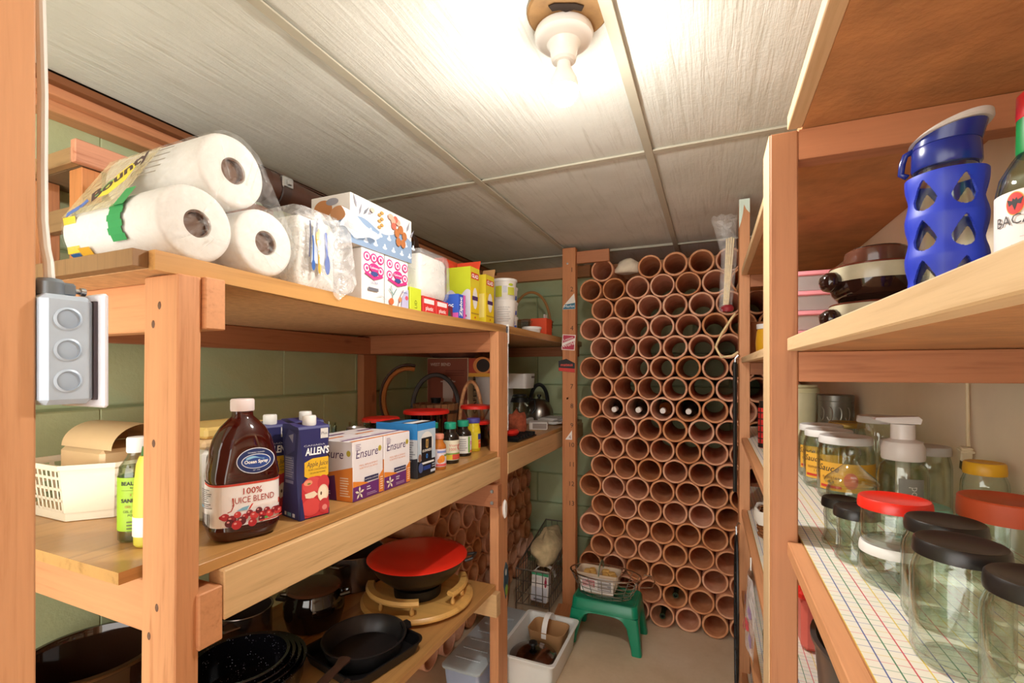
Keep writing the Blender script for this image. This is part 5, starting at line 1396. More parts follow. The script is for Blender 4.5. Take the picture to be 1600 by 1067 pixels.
# chrome basket on the stool
cbk = thing('chrome_basket', 'oval chrome wire basket with handle on the green stool', 'basket', (-.485, 2.31, H2 + .001))
def oval(rx, ry, z, n=40): return [(rx * math.cos(2 * PI * i / n), ry * math.sin(2 * PI * i / n), z) for i in range(n)]
M().tube(oval(.175, .095, .105), .004, 6, closed=True).build('rim', CHROME, cbk)
m = M()
for z, k in ((.003, .72), (.022, .78), (.044, .84), (.066, .90), (.086, .955)):
    m.tube(oval(.175 * k, .095 * k, z), .0016, 5, closed=True)
for i in range(16):
    a = 2 * PI * i / 16
    m.tube([(.175 * .72 * math.cos(a), .095 * .72 * math.sin(a), .003), (.175 * math.cos(a), .095 * math.sin(a), .105)], .0016, 5)
for i in range(7):
    y = -.05 + i * .0167
    L_ = .126 * math.sqrt(max(0, 1 - (y / .068) ** 2))
    m.tube([(-L_, y, .003), (L_, y, .003)], .0016, 5)
o = m.build('wire_mesh', CHROME, cbk); o['kind'] = 'stuff'
M().tube([(.18, .05, .104), (.215, .06, .10), (.235, .03, .09), (.225, -.02, .08), (.175, -.05, .085)], .003, 6).build('swing_handle', CHROME, cbk)
pb_ = thing('onion_bag', 'paper bag of yellow potatoes in the chrome basket', 'bag', (-.515, 2.308, H2 + .009))
M().loft([[(x, y, .001) for x, y in rrect(.15, .07, .015)], [(x, y, .05) for x, y in rrect(.19, .095, .02)], [(x, y, .105) for x, y in rrect(.21, .11, .02)], [(x, y, .105) for x, y in rrect(.203, .103, .02)], [(x, y, .02) for x, y in rrect(.15, .07, .015)]]).build('paper_bag', mat('printed_bag', '#c9b49a', .8, var=.1), pb_)
D = Decal(flat_map((-.08, -.0485, .03), (1, 0, 0), (0, -.12, .99)), eps=.0006)
D.l = .004
D.rect(.0, -.015, .16, .062, '#d9d2cc').rect(.01, .01, .07, .045, '#b55a60').rect(.085, .0, .15, .05, '#8f8a8c').fine(.012, .036, .066, 4, .008, '#e6d5d0').fine(.088, .042, .148, 5, .009, '#d5d0cc').build('bag_print', pb_)
M().tube([(.01, .058 * math.cos(a), .10 + .045 * math.sin(a)) for a in [PI * i / 14 for i in range(15)]], .011, 6, flat=.3).build('bag_strap', mat('strap_green', '#7d8a72', .6, var=.4, vscale=60), pb_)
rr = random.Random(12)
POT = mat('potato', '#d2a75a', .7, var=.15, vscale=25)
for i, (x, y, z) in enumerate(((-.06, 0, .088), (-.025, -.015, .09), (.035, -.01, .09), (.06, .012, .088), (.03, .024, .091), (-.04, .026, .087), (.075, -.018, .086))):
    o = tag(M().lathe([(0, -.016), (.012, -.012), (.0175, 0), (.013, .012), (0, .015)], 14, T=Matrix.Rotation(rr.uniform(0, 3), 4, 'Z') @ Matrix.Diagonal((1.3, 1, .9, 1))).build('potato', POT), 'small yellow potato in the paper bag, %s' % ('leftmost at the front', 'front left of the strap', 'front right of the strap', 'rightmost at the back', 'back right of the strap', 'back left of the strap', 'rightmost at the front')[i], 'potato', 'potatoes in the paper bag')
    o.location = (-.515 + x, 2.308 + y, H2 + .009 + z)

# ================================================================ near left: switch box and cable
BXM = mat('galvanised_box', '#b2c0d0', .38, .1, var=.1, vscale=18)
sw = thing('switch_box', 'grey metal switch box with white cover plate beside the door jamb', 'switch box', (-.60, .2286, 1.2865))
M().box(-.035, .025, 0, .041, 0, .1065, .005).build('box_body', BXM, sw)
for i, z in enumerate((.023, .053, .083)):
    T = Matrix.Translation((.0249, .0195, z)) @ Matrix.Rotation(PI / 2, 4, 'Y')
    M().lathe([(0, .0006), (.0088, .0006), (.0098, .0002), (0, .0)], 28, T=T).build('knockout', mat('knockout_metal', '#a3b3c6', .35, .1), sw)
    M().lathe([(.0093, -.0004), (.0093, .0016), (.0112, .0006), (.0112, -.0004)], 28, T=T, closed_prof=True).build('knockout_ring', BXM, sw)
M().box(-.033, .0225, .0412, .0445, .003, .1035, .0005).build('gap_shade', mat('dark_gap', '#4a4048', .6), sw)  # dark filler behind the cover plate, shade of the gap put into its colour
cp = M().box(-.052, .0305, .0447, .0505, -.005, .1115, .002).build('cover_plate', mat('cover_white', '#dfe0e8', .35), sw)
M().box(-.016, -.004, .0506, .058, .045, .062, .001).build('switch_lever', WHITE, cp)
for z in (.02, .085): M().lathe([(0, .002), (.0035, .0015), (.004, 0), (0, 0)], 12, T=Matrix.Translation((-.01, .0505, z)) @ Matrix.Rotation(-PI / 2, 4, 'X')).build('plate_screw', METAL, cp)
M().lathe([(.0, .1066), (.0115, .1066), (.0115, .119), (.009, .1225), (0, .1225)], 24, c=(.004, .014, 0)).box(-.004, .012, .018, .032, .1066, .120, .002).build('cable_clamp', mat('clamp_grey', '#7d8790', .4, .5), sw)
M().lathe([(0, 0), (.0026, 0), (.0026, .006), (.0042, .006), (.0042, .010), (0, .010)], 12, T=Matrix.Translation((.004, .032, .1135)) @ Matrix.Rotation(-PI / 2, 4, 'X')).build('clamp_screw', METAL, sw)
cable = [(-.596, .2426, 1.4095), (-.598, .2426, 1.425), (-.607, .244, 1.44), (-.622, .248, 1.47), (-.628, .25, 1.53), (-.627, .25, 1.6), (-.632, .25, 1.7), (-.626, .25, 1.8), (-.630, .25, 1.9), (-.627, .25, 1.995)]
cbo = tag(M().tube([(x + .627, y - .25, z - 1.4) for x, y, z in cable], .0042, 10).build('power_cable', mat('white_cable', '#dcd8d0', .5)), 'white electric cable running up the door jamb from the switch box', 'cable')
cbo.location = (-.627, .25, 1.4)

# ================================================================ right shelves
ZJ = 1.036 + .019 + .0014
ZU = 1.349 + .019 + .0006
ZQ = .755 + .019 + .0014
LIDB = mat('black_lid', '#221e1d', .33, .2, var=.2)
LIDW = mat('white_lid', '#dddbd8', .4, var=.04)
def jar(lab, x, y, r, h, lidm, lid_h=.014, lid_r=None, neck=None, z=ZJ, tint=GLASS, shoulder=.18, group='empty glass jars', foot=False):
    """h = height of glass; lid on top"""
    t = thing('glass_jar', lab, 'jar', (x, y, z), 0, group)
    nr = neck or r * .86
    g = min(h * shoulder, .03)
    prof = [(0, .002), (r * .6, .003), (r * .8, 0), (r * .93, .0015), (r, .008), (r, h - g - .012), (r * .97, h - g - .004), (nr * 1.04, h - .014), (nr, h - .011), (nr, h - .0015), (nr - .001, h)]
    if foot: prof = [(0, .002), (r * .8, 0), (r * .97, .002), (r, .006), (r * .9, .013), (r * .84, .02), (r * .86, h * .5), (r * .9, h - .02), (nr, h - .011), (nr, h)]
    M().lathe(shell(prof, .0024), 40).build('glass_body', tint, t)
    if lidm:
        q = lid_r or nr + .0035
        M().lathe([(0, h + .001), (q - .004, h + .001), (nr + .0006, h - .001), (nr + .0006, h - lid_h * .75), (q + .0006, h - lid_h * .75), (q + .001, h - lid_h * .5), (q, h + .001), (q - .0015, h + .0028), (q - .006, h + .0022), (q - .008, h + .0012), (0, h + .0012)], 44).build('lid', lidm, t)
    return t
jar('small footed glass jar with black lid, nearest the brown post', .179, .843, .0245, .068, LIDB, foot=True, neck=.0205)
jar('small footed glass jar with black lid, second from the brown post', .184, .782, .0255, .071, LIDB, foot=True, neck=.0225)
jar('low glass jar with white lid under the red lidded jar', .208, .719, .0365, .046, LIDW, .012)
jar('round glass jar with bright red lid stacked on a low jar', .208, .719, .0355, .052, mat('bright_red_lid', '#d8291c', .3), .014, .0365, z=ZJ + .0502)
jar('glass jar with pale teal lid behind the black lidded jars', .264, .80, .029, .078, mat('teal_lid', '#6fae9c', .45), .016, .0285)
jar('tall glass jar with black lid beside the teal lidded jar', .2245, .628, .036, .104, LIDB, .014, .0328, .030)
jar('tall glass jar with black lid in the middle of three tall jars', .206, .546, .0355, .106, LIDB, .014, .0328, .030)
jar('tall glass jar with black lid nearest the camera', .2266, .472, .0355, .106, LIDB, .014, .0328, .030)
# apothecary jar
ap = thing('apothecary_jar', 'glass apothecary jar with domed glass lid and knob', 'jar', (.219, .96, ZJ))
AK = Matrix.Diagonal((.88, .88, 1, 1))
M().lathe(shell([(0, .004), (.022, .004), (.034, 0), (.039, .004), (.0405, .015), (.041, .058), (.037, .066), (.0385, .07)], .0024), 40, T=AK).build('glass_body', GLASS, ap)
M().lathe([(.0435, .0705), (.0445, .074), (.040, .080), (.026, .091), (.013, .102), (.0095, .109), (.014, .114), (.0165, .121), (.014, .129), (.006, .133), (0, .1335)], 40, T=AK).build('glass_lid', GLASS, ap)
# pump bottle
pm = thing('pump_bottle', 'clear foam pump bottle with frosted white pump among the jars', 'bottle', (.2986, .991, ZJ))
FROST = mat('frosted_pump', '#d9cfc6', .35, var=.03)
M().lathe(shell([(0, 0), (.03, 0), (.034, .005), (.0345, .085), (.031, .102), (.02, .112), (.0195, .118)], .0018), 36).build('bottle_body', CLEARP, pm)
M().lathe([(.0205, .112), (.029, .112), (.030, .116), (.030, .132), (.026, .142), (.017, .147), (.0165, .172), (0, .173)], 32).build('pump_collar', FROST, pm)
M().loft([[(-.02, -.014, .1732), (.02, -.014, .1732), (.02, .014, .1732), (-.02, .014, .1732)], [(-.042, -.0125, .179), (.022, -.014, .181), (.022, .014, .181), (-.042, .0125, .179)], [(-.040, -.011, .182), (.018, -.012, .186), (.018, .012, .186), (-.040, .011, .182)]]).build('pump_head', FROST, pm)
M().lathe([(.009, .02), (.010, .02), (.010, .112), (.009, .112)], 14, closed_prof=True).build('pump_stem', FROST, pm)
D = Decal(cyl_map((0, 0, 0), .0352, -1.45), step=.004)
D.rect(-.02, .02, .015, .085, '#8d8c84').text('method', .004, .024, .016, '#dddad2', rot=PI / 2, align='l').build('label_print', pm)
# labelled jars along the back
def labelled(lab, x, y, r, h):
    t = jar(lab, x, y, r, h, LIDW, .016, group='large jars with yellow labels')
    M().lathe([(r + .0003, h * .18), (r + .0006, h * .18), (r + .0006, h * .62), (r + .0003, h * .62)], 30, a0=PI + .35, a1=2 * PI - .2).build('label', ink('#e0a83c'), t)
    D = Decal(cyl_map((0, 0, 0), r + .001, -2.2), step=.005)
    D.text('Sauce', -.01, h * .48, .018, '#3a3430', shear=.3).text('tomates', -.005, h * .36, .010, '#6a4020').text('1.8', -.002, h * .3, .008, '#6a4020').rect(-.025, h * .22, .015, h * .26, '#c0392b').ell(.03, h * .36, .012, .016, '#d9775a').build('label_print', t)
labelled('large jar with white lid and yellow label, nearest the apothecary jar', .252, 1.15, .049, .126)
labelled('large jar with white lid and yellow label, middle of the row', .244, 1.258, .049, .126)
labelled('large jar with white lid and yellow label, farthest of the row', .25, 1.37, .049, .126)
jar('wide tall jar with broad pale lid near the wall', .345, 1.285, .043, .158, LIDW, .016)
jar('glass jar with white lid behind the pump bottle', .349, 1.165, .036, .12, LIDW, .016)
jar('ribbed glass jar with dull grey lid right of the pump bottle', .355, 1.065, .035, .125, mat('grey_lid', '#b5b0a8', .4), .016)
jar('glass jar with gold lid before the grey tins', .325, 1.47, .042, .125, mat('gold_lid', '#b89a52', .35, .6), .014)
jar('wide jar with rusty orange lid near the right edge', .346, .80, .046, .096, mat('orange_lid', '#c4502a', .5, var=.12), .032, .0455, .043)
jar('jar with yellow lid behind the rusty orange lid', .373, .915, .027, .124, mat('yellow_jar_lid', '#d6a21e', .4), .02, .0235, .021)
# whisk of dried straw
wh = thing('straw_whisk', 'small bundle of dried brown straw lying on a jar lid', 'whisk', (.366, .80, ZJ + .103 + .022))
m = M(); rr = random.Random(2)
for i in range(46):
    a = rr.uniform(-.5, .5); b = rr.uniform(-.15, .25)
    m.tube([(rr.uniform(-.004, .004), rr.uniform(-.004, .004), 0.004), (.025 * math.sin(a), .03 + rr.uniform(0, .02), .004 + .03 * max(0, b))], .0007, 4)
o = m.build('straw', mat('straw', '#8a6a3c', .9), wh); o['kind'] = 'stuff'
M().lathe([(.0, 0), (.006, .002), (.006, .018), (0, .02)], 10, T=Matrix.Translation((0, .006, .006)) @ Matrix.Rotation(PI / 2, 4, 'X')).build('binding', mat('twine', '#6a4a28', .9), wh)
wh.location = (.385, .775, ZJ + .1005)
# cream canister and grey tins
cc = turned('cream_canister', 'tall cream plastic canister with lid behind the brown post', 'canister', (.262, 1.76, ZJ), [('canister_body', [(0, 0), (.046, 0), (.048, .004), (.050, .19), (0, .19)], mat('cream_can', '#e2dcb4', .4)), ('lid', [(0, .1905), (.053, .1905), (.055, .194), (.055, .206), (.049, .209), (.049, .216), (0, .216)], mat('cream_lid', '#dcd6a8', .4))])
for i, n in enumerate(('lower', 'upper')):
    g = thing('grey_tin', 'embossed grey round tin, %s of two stacked near the wall' % n, 'tin', (.348, 1.70, ZJ + i * .0945), 0, 'embossed grey tins')
    M().lathe([(0, 0), (.045, 0), (.046, .003), (.046, .074), (.0475, .076), (.0475, .092), (.045, .094), (0, .094)], 36).build('tin_body', mat('pewter', '#77746c', .35, .6), g)
    for k in range(5):
        a = -2.6 + k * .5
        M().tube([(.0465 * math.cos(a + .16 * math.sin(q)), .0465 * math.sin(a + .16 * math.sin(q)), .038 + .02 * math.cos(q)) for q in [2 * PI * u_ / 12 for u_ in range(9)]], .0018, 5).build('embossed_scroll', mat('pewter_light', '#a19d92', .3, .6), g)
ylw = tag(M().lathe([(0, 0), (.024, .0), (.03, .012), (.026, .024), (0, .03)], 16, T=Matrix.Diagonal((1.3, 1, 1, 1))).build('sponge', mat('yellow_sponge', '#d6b765', .9, bump=.6)), 'yellow sponge beside the cream canister', 'sponge'); ylw.location = (.29, 1.60, ZJ)
# cable with plug hanging on the wall
us = thing('hanging_plug', 'cream electric cord with plug hanging on the right wall', 'cord', (.403, 1.045, 1.225))
M().tube([(0, .0, .079), (.001, .002, .06), (.001, .0, .02), (-.002, -.008, -.02), (-.004, -.015, -.035)], .0028, 8).build('cord', mat('cream_cord', '#d2bd96', .5), us)
M().box(-.012, .004, -.022, -.008, -.058, -.034, .002, T=Matrix.Rotation(.2, 4, 'X')).box(-.014, .005, -.025, -.006, -.043, -.038, .001, T=Matrix.Rotation(.2, 4, 'X')).build('plug_body', mat('cream_plug', '#d9c7a4', .45), us)
M().box(-.009, .001, -.021, -.011, -.074, -.0582, .0005, T=Matrix.Rotation(.2, 4, 'X')).build('plug_tip', mat('plug_metal', '#6d6048', .3, .6), us)

# --- upper shelf
BLUE = mat('blue_silicone', '#1f36b4', .45, var=.06)
NAVYL = mat('navy_lid', '#1b2a78', .25, var=.05)
wbtl = thing('water_bottle', 'glass water bottle in blue silicone sleeve with drop holes', 'water bottle', (.275, .767, ZU))
def sleeve():
    n, mrow = 300, 200
    r0 = .0392; H = .198
    base = math.atan2(-.767, -.275)            # the side that faces the aisle
    holes = []
    for row in range(4):
        for c in range(6):
            holes.append((base - .56 + c * PI / 3, .015 + row * .0505))
    hw, hl, hu = .0138, .0148, .0235
    def width(y):
        if not -hl < y < hu: return 0
        return hw * math.sqrt(max(0, 1 - (y / hl) ** 2)) if y <= 0 else hw * (1 - (y / hu)) ** .8
    def near(a, z):
        best = 9.
        for ha, hz in holes:
            d = (a - ha + PI) % (2 * PI) - PI
            best = min(best, math.hypot(d * r0 / hw, (z - hz - .004) / (.021)))
        return best
    def inside(a, z):
        for ha, hz in holes:
            d = (a - ha + PI) % (2 * PI) - PI
            if abs(d * r0) < width(z - hz): return True
        return False
    def rad(a, z):
        return r0 + .0022 * math.cos((z - .040) / .0505 * 2 * PI) * .5 + .0012 * min(1, max(0, near(a, z) - .9))
    vs = []; fs = []
    R_ = [[rad(2 * PI * i / n, H * j / mrow) for i in range(n)] for j in range(mrow + 1)]
    for q in (0, .0026):
        for j in range(mrow + 1):
            for i in range(n):
                a = 2 * PI * i / n
                vs.append(((R_[j][i] - q) * math.cos(a), (R_[j][i] - q) * math.sin(a), H * j / mrow))
    off = n * (mrow + 1)
    keep = [[not inside(2 * PI * (i + .5) / n, H * (j + .5) / mrow) for i in range(n)] for j in range(mrow)]
    for j in range(mrow):
        for i in range(n):
            if not keep[j][i]: continue
            k = (i + 1) % n
            A, B, C_, D_ = j * n + i, j * n + k, (j + 1) * n + k, (j + 1) * n + i
            fs.append((A, B, C_, D_)); fs.append((off + D_, off + C_, off + B, off + A))
            if j == 0 or not keep[j - 1][i]: fs.append((A, off + A, off + B, B))
            if j == mrow - 1 or not keep[j + 1][i]: fs.append((D_, C_, off + C_, off + D_))
            if not keep[j][i - 1]: fs.append((A, D_, off + D_, off + A))
            if not keep[j][k]: fs.append((B, off + B, off + C_, C_))
    return M().add(vs, fs)
sleeve().build('sleeve', BLUE, wbtl, sharp=50)
M().lathe(shell([(0, .002), (.032, .002), (.0345, .006), (.0348, .194), (.031, .204), (.0305, .212)], .002), 48).build('glass_body', GLASS, wbtl)
M().lathe([(0, .208), (.033, .208), (.0345, .211), (.0338, .2335), (.033, .236), (0, .236)], 44).build('lid_collar', NAVYL, wbtl)
def tilt(p):
    f = max(0, (p.z - .2362)) / .016
    d = Vector((.88, -.47))            # the spout side rises to the right
    return Vector((p.x + d.x * .004 * f, p.y + d.y * .004 * f, p.z + f * ((p.x * d.x + p.y * d.y)) * .24))
M().lathe([(0, .2362), (.0332, .2362), (.0336, .2365), (.0355, .250), (0, .250)], 44, T=tilt).build('cap_top', NAVYL, wbtl)
M().lathe([(0, .2503), (.0385, .2503), (.0405, .252), (.039, .256), (.033, .257), (0, .255)], 44, T=tilt).build('cap_trim', mat('grey_trim', '#c9c4bc', .4), wbtl)
M().tube([(-.030, .008, .2395), (-.038, .011, .236), (-.041, .012, .225), (-.042, .013, .212), (-.036, .010, .207)], .0038, 8).build('carry_loop', NAVYL, wbtl, sharp=180)
# rum bottle at the frame edge
rb_ = thing('rum_bottle', 'clear rum bottle with bat emblem, green and red cap at right edge', 'bottle', (.331, .685, ZU), 0)
M().lathe(shell([(0, .002), (.03, .0), (.0385, .004), (.040, .012), (.040, .145), (.037, .162), (.028, .18), (.018, .195), (.0145, .205), (.0145, .222)], .0022), 44).build('bottle_body', glass('rum_glass', '#f2faf4', .5, .04, rim='#a9bdae'), rb_)
M().lathe([(.0152, .184), (.0235, .186), (.024, .19), (.0235, .224)], 28).build('cap_skirt', mat('green_cap_rum', '#15803c', .35), rb_)
M().lathe([(.0236, .224), (.024, .226), (.0235, .25), (.02, .254), (0, .254)], 28).build('cap', mat('red_cap_rum', '#c9252a', .35), rb_)
lb_ = M().lathe([(.0403, .055), (.0406, .055), (.0406, .142), (.0403, .142)], 40, a0=-3.9, a1=-.1).build('label', ink('#e2dfdd'), rb_)
D = Decal(cyl_map((0, 0, 0), .041, -2.02), step=.003)
D.ell(-.0245, .128, .0085, .0125, '#d8a040').ell(-.0245, .128, .0078, .0115, '#c8322c').poly([(-.0318, .1335), (-.027, .131), (-.0262, .134), (-.0245, .132), (-.0228, .134), (-.022, .131), (-.0172, .1335), (-.0192, .126), (-.0222, .1275), (-.0245, .1205), (-.0268, .1275), (-.0298, .126)], '#1a1414')
D.text('BACARDI', -.016, .106, .0155, '#4a4442', width=.056).text('SUPERIOR', .004, .097, .0055, '#9a8a86', width=.036).rect(-.02, .0915, .028, .092, '#d8a8a0').text('Ab', -.024, .077, .011, '#b5413a').ell(.0, .08, .011, .004, '#9c8a6a').ell(-.008, .078, .004, .004, '#9c8a6a').ell(.009, .079, .004, .004, '#9c8a6a').rect(-.036, .0605, .05, .061, '#c9a05a')
D.build('label_print', lb_)
D = Decal(cyl_map((0, 0, 0), .0408, -2.02), step=.003)
D.rect(-.036, .02, .05, .034, '#cfcabd').text('RON BLANCO', -.004, .0245, .007, '#6d675c', width=.05).build('lower_label', rb_)
# stoneware bowls
STW = mat('stone_cream', '#b7ad90', .2, var=.12, vscale=25)
STB = mat('stone_brown', '#2b1812', .08, var=.15, spec=.7)
def soup(lab, z):
    t = thing('soup_bowl', lab, 'bowl', (.255, .965, z), math.radians(200), 'brown stoneware soup bowls')
    M().lathe([(0, .0), (.045, 0), (.052, .004), (.063, .018), (.067, .036)], 40).build('glazed_base', STB, t)
    M().lathe([(.067, .036), (.0675, .048), (.0665, .058), (.066, .060), (.062, .058), (.063, .045), (.058, .02), (.045, .006), (0, .005)], 40).build('bowl_body', STW, t)
    M().lathe([(.0628, .0592), (.0662, .0602), (.0668, .0618), (.0655, .063), (.0635, .0625)], 40, closed_prof=True).build('rim', mat('rim_brown', '#6a3424', .2), t)
    M().tube([(.06, 0, .038), (.068, 0, .038), (.078, 0, .036), (.086, 0, .034), (.090, 0, .033)], [.012, .0165, .017, .013, .003], 14).build('handle', STB, t, sharp=180)
soup('brown and cream stoneware bowl with stub handle, lower of the stack', ZU)
soup('brown and cream stoneware bowl with stub handle, upper of the stack', ZU + .0625)
turned('ramekin', 'small glossy brown dish upside down on the stoneware bowls', 'dish', (.255, .965, ZU + .126), [('dish_body', [(0, .0), (.046, 0), (.047, .002), (.044, .024), (.041, .027), (.0, .027)], mat('ramekin_brown', '#5d382a', .12)), ('foot_ring', [(.03, .0272), (.036, .0272), (.035, .030), (.031, .030)], STB)])
# pink lidded tubs
PKC = glass('cloudy_tub', '#f0e6e4', .35, .1, .15, .35, '#e6dcd8')
for i, n in enumerate(('bottom', 'second', 'third', 'top')):
    t = thing('lidded_tub', 'flat clear food tub with pink lid, %s of the stack behind the bowls' % n, 'tub', (.255, 1.40, ZU + i * .0475), 0, 'clear tubs with pink lids')
    M().loft([rr_sec(.17, .17, .02, .0005), rr_sec(.185, .185, .022, .034)]).build('tub_body', PKC, t)
    M().loft([rr_sec(.19, .19, .022, .0345), rr_sec(.196, .196, .024, .037), rr_sec(.196, .196, .024, .045), rr_sec(.18, .18, .022, .0465)]).build('tub_lid', mat('pink_lid', '#d98a92', .4, var=.1), t)
# behind, seen through the slot between the posts
r, w, d, fx, fy, ft = carton('brown_carton', 'brown cardboard carton on the upper right shelf beyond far post', 'box', .15, .36, 2.16, 2.36, ZU, .15, mat('kraft_board2', '#a5683f', .85))
yj = turned('honey_jar', 'yellow jar with white lid between the two right posts', 'jar', (.185, 1.93, ZU), [('jar_body', [(0, 0), (.03, 0), (.035, .01), (.037, .05), (.034, .09), (.030, .1), (0, .1)], mat('honey_yellow', '#d9a021', .3)), ('lid', [(0, .1005), (.033, .1005), (.034, .103), (.034, .118), (0, .12)], LIDW)])
pk = turned('plaid_flask', 'red plaid flask with black cap on the jar shelf by far post', 'flask', (.172, 1.80, ZJ), [('flask_body', [(0, 0), (.024, 0), (.026, .003), (.026, .135), (0, .135)], mat('red_plaid', '#c42a26', .4, var=.3, vscale=60)), ('cap', [(0, .1352), (.022, .1352), (.023, .138), (.023, .158), (0, .16)], BLACK), ('base_band', [(.0262, .002), (.0268, .002), (.0268, .016), (.0262, .016)], BLACK)])
D = Decal(cyl_map((0, 0, 0), .0268, -PI), step=.003)
for q in range(5): D.rect(.0 + q * .017, .018, .004 + q * .017, .134, '#3a1c1a'); D.rect(.0, .03 + q * .022, .084, .034 + q * .022, '#3a1c1a')
D.build('plaid_print', pk)
ab = turned('amber_bottle', 'tall amber bottle with white tag behind the plaid flask', 'bottle', (.205, 1.93, ZJ), [('bottle_body', [(0, 0), (.024, 0), (.026, .004), (.026, .16), (.02, .185), (.016, .20), (.016, .245), (0, .245)], mat('amber_glass', '#a8502a', .15)), ('cap', [(0, .2455), (.018, .2455), (.018, .262), (0, .263)], mat('copper_cap', '#b06038', .3, .7)), ('tag_label', [(.0263, .12), (.0268, .12), (.0268, .165), (.0263, .165)], PAPER)])
turned('preserve_jar', 'clear jar with red lid in front of the plaid flask', 'jar', (.178, 1.62, ZJ), [('jar_body', shell([(0, 0), (.03, 0), (.033, .005), (.033, .09), (.028, .1)], .002), GLASS), ('lid', [(0, .101), (.03, .101), (.031, .104), (.031, .112), (0, .113)], RED)])
# small items on the top right shelf
tz = 1.69 + .019 + .001
r, w, d, fx, fy, ft = carton('paper_box', 'small white box at the front of the top right shelf', 'box', .14, .22, 1.55, 1.62, tz, .11, PAPER)
# --- shelf below the jars
al = thing('aluminium_pot', 'wide aluminium pot on the shelf under the jars', 'pot', (.2705, .80, ZQ))
M().lathe([(0, 0), (.11, 0), (.12, .006), (.132, .15), (.1365, .152), (.1365, .157), (.129, .156), (.117, .008), (0, .005)], 56).build('pot_body', mat('dull_aluminium', '#8f8f8c', .35, .9, var=.12), al)
rt2 = thing('red_box', 'red lidded plastic box on the shelf behind the aluminium pot', 'box', (.27, 1.15, ZQ))
M().box(-.11, .12, -.10, .10, 0, .10, .01).build('box_body', mat('pink_plastic', '#d8685c', .4), rt2)
M().box(-.116, .126, -.106, .106, .1005, .118, .005).build('box_lid', RED, rt2)
# wicker basket with cloth
bs = thing('lined_basket', 'small wicker basket with white liner on the lower right shelf', 'basket', (.20, 1.74, ZQ))
weave(.055, .075, .085, .006, 1.1, 18, 7).build('woven_side', wicker('wicker_weave'), bs)
M().loft([[(k * .062 * math.cos(2 * PI * i / 24), k * .083 * math.sin(2 * PI * i / 24), z + .004 * math.sin(i * 2.1)) for i in range(24)] for k, z in ((1.14, .05), (1.16, .075), (1.1, .092), (1.0, .088), (.9, .05))], caps=False).build('liner', mat('white_linen', '#e6e0d6', .9), bs)
M().tube([(0.0, .078 * math.cos(a), .085 + .09 * math.sin(a)) for a in [PI * i / 16 for i in range(17)]], .006, 8).build('handle', mat('cane', '#a9763f', .6), bs)
# flowered plastic bag hanging on the lower shelf edge
fb = thing('flower_bag', 'white plastic bag with purple flower print hanging from right shelf edge', 'bag', (.094, 1.45, .53))
def bagf(u, v):
    w = .5 - abs(u - .5)
    return (.004 + .008 * math.sin(5 * u + 3 * v) - .012 * w * (1 - v), -.07 + .14 * u + .01 * math.sin(6 * v), .0 + .235 * v)
M().grid(bagf, 14, 12).build('bag_sheet', film('white_bag', .5, .85, '#efe9ea', 20), fb, sharp=180)
D = Decal(lambda u, v, h: Vector(bagf(u, v)) + Vector((-.002 - h, 0, 0)))
for (u, v, c) in ((.3, .55, '#a48ab4'), (.6, .65, '#b29ac0'), (.45, .35, '#d0525c'), (.7, .3, '#c95a6a'), (.3, .2, '#9a84b0')):
    for q in range(5): D.ell(u + .06 * math.cos(q * 1.257), v + .05 * math.sin(q * 1.257), .045, .04, c, 6)
D.build('bag_print', fb)
M().tube([(.006, .0, .235), (.006, .0, .27)], .002, 6).build('bag_loop', PAPER, fb)
turned('clear_bottle', 'small empty clear bottle on the second lowest right shelf', 'bottle', (.17, 1.60, .44 + .019 + .0014), [('bottle_body', shell([(0, 0), (.026, 0), (.028, .004), (.028, .07), (.02, .09), (.012, .1), (.012, .115)], .002), glass('grey_glass', '#c9cdc8', .7, .1))])
for i, (x, y, rzv) in enumerate(((.205, 1.86, .2), (.21, 1.70, -.1))):
    o = M().lathe([(.05, 0), (.0605, 0), (.0605, .25), (.05, .25)], 24, a0=-.2, a1=PI + .2, closed_prof=False).build('clay_tile', CLAY); o.location = (x, y, .1405 + 0); o.rotation_euler = (0, 0, PI / 2 + rzv)
    tag(o, 'broken curved clay tile standing on the lowest right shelf, %s' % ('nearer the far post', 'nearer the near post')[i], 'tile', 'broken clay tiles')
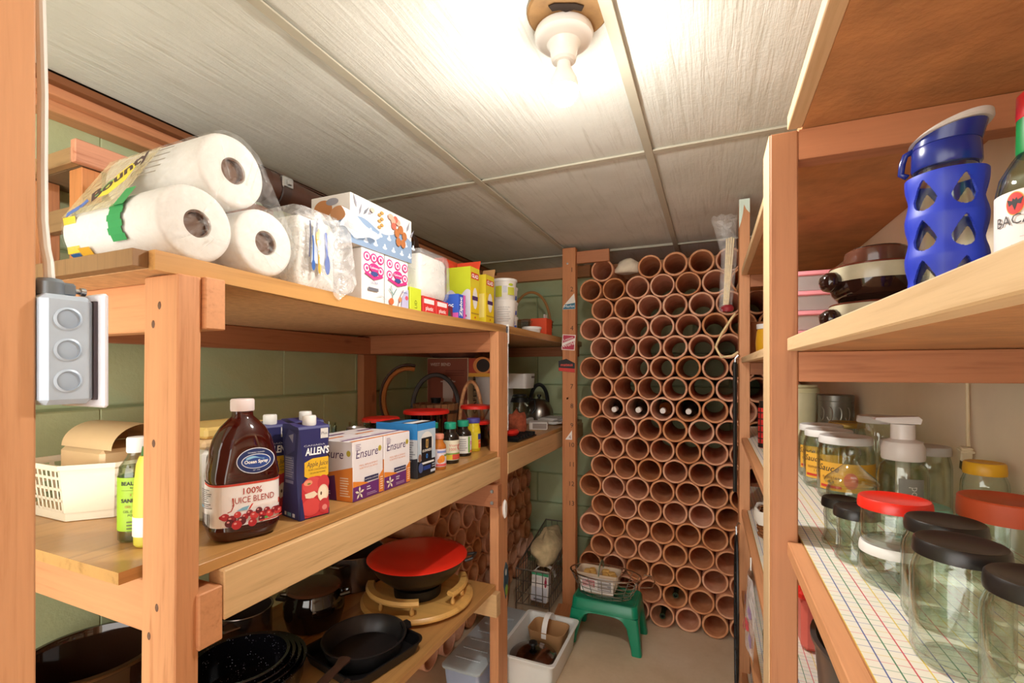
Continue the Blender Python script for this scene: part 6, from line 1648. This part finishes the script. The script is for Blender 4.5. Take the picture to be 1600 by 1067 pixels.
# things hanging beside the far post
hk = thing('black_rod', 'long thin black rod hanging beside the far right post', 'rod', (.083, 2.0, .85))
M().tube([(0, 0, 0), (0, 0, .50)], .0075, 8).build('rod', BLACK, hk)
M().tube([(0, 0, .50), (0, .0, .515), (.01, .0, .525), (.016, .01, .52)], .003, 6).build('hook', METAL, hk)
wr_ = thing('wire_rack', 'oval black wire rack hanging edge on beside far right post', 'rack', (.085, 1.94, .10))
m = M().tube([(0, .10 * math.cos(a), .30 + .30 * math.sin(a)) for a in [2 * PI * i / 40 for i in range(40)]], .005, 6, closed=True).build('frame', mat('black_wire', '#2c2c2e', .35, .7), wr_)
m = M()
for i in range(13):
    z = .05 + i * .042; L_ = .10 * math.sqrt(max(0, 1 - ((z - .30) / .30) ** 2))
    m.tube([(0, -L_, z), (.006, 0, z + .01), (0, L_, z)], .002, 5)
for y in (-.05, 0, .05):
    L_ = .30 * math.sqrt(1 - (y / .10) ** 2); m.tube([(.003, y, .30 - L_), (.003, y, .30 + L_)], .002, 5)
o = m.build('wire_mesh', mat('black_wire', '#2c2c2e', .35, .7), wr_); o['kind'] = 'stuff'
M().tube([(0, 0, .60), (0, .01, .63), (.008, .03, .64), (.014, .05, .63)], .003, 6).build('hook', METAL, wr_)
sp = thing('skewer_bag', 'clear plastic bag of wooden skewers hanging beside the far post', 'bag', (.055, 2.02, 1.57))
for i in range(12):
    x, y = -.012 + .008 * (i % 4), -.008 + .008 * (i // 4)
    M().tube([(x * .6 - .004, y, .0), (x + .012, y, .26 + .004 * (i % 3))], .0032, 6).build('skewer', mat('bamboo', '#dcc79a', .6), sp)
def bagsec(k, z, dx): return [(dx + .026 * k * math.cos(2 * PI * i / 18), .02 * k * math.sin(2 * PI * i / 18), z + .004 * math.sin(3 * i)) for i in range(18)]
M().loft([bagsec(.9, -.02, -.006), bagsec(1.0, .05, -.002), bagsec(1.1, .2, .008), bagsec(1.5, .30, -.006), bagsec(1.9, .35, -.012)], caps=False).build('bag_film', film('skewer_film', .06, .3), sp, sharp=180)
M().lathe([(0, -.025), (.022, -.02), (.026, -.006), (.02, .004), (0, .006)], 12).build('red_tie', mat('dark_red_tie', '#8a1f2a', .5), sp)
rp = tag(M().tube([(0, 0, 0), (-.02, .004, -.03), (-.05, .006, -.08), (-.07, .004, -.13), (-.05, .0, -.17), (-.01, -.004, -.165), (.01, -.004, -.15)], .0045, 8).build('rope_loop', mat('straw_rope', '#d2b98a', .9, var=.2, vscale=80)), 'loop of pale straw rope hanging beside the far right post', 'rope')
rp.location = (.084, 2.01, 1.54)
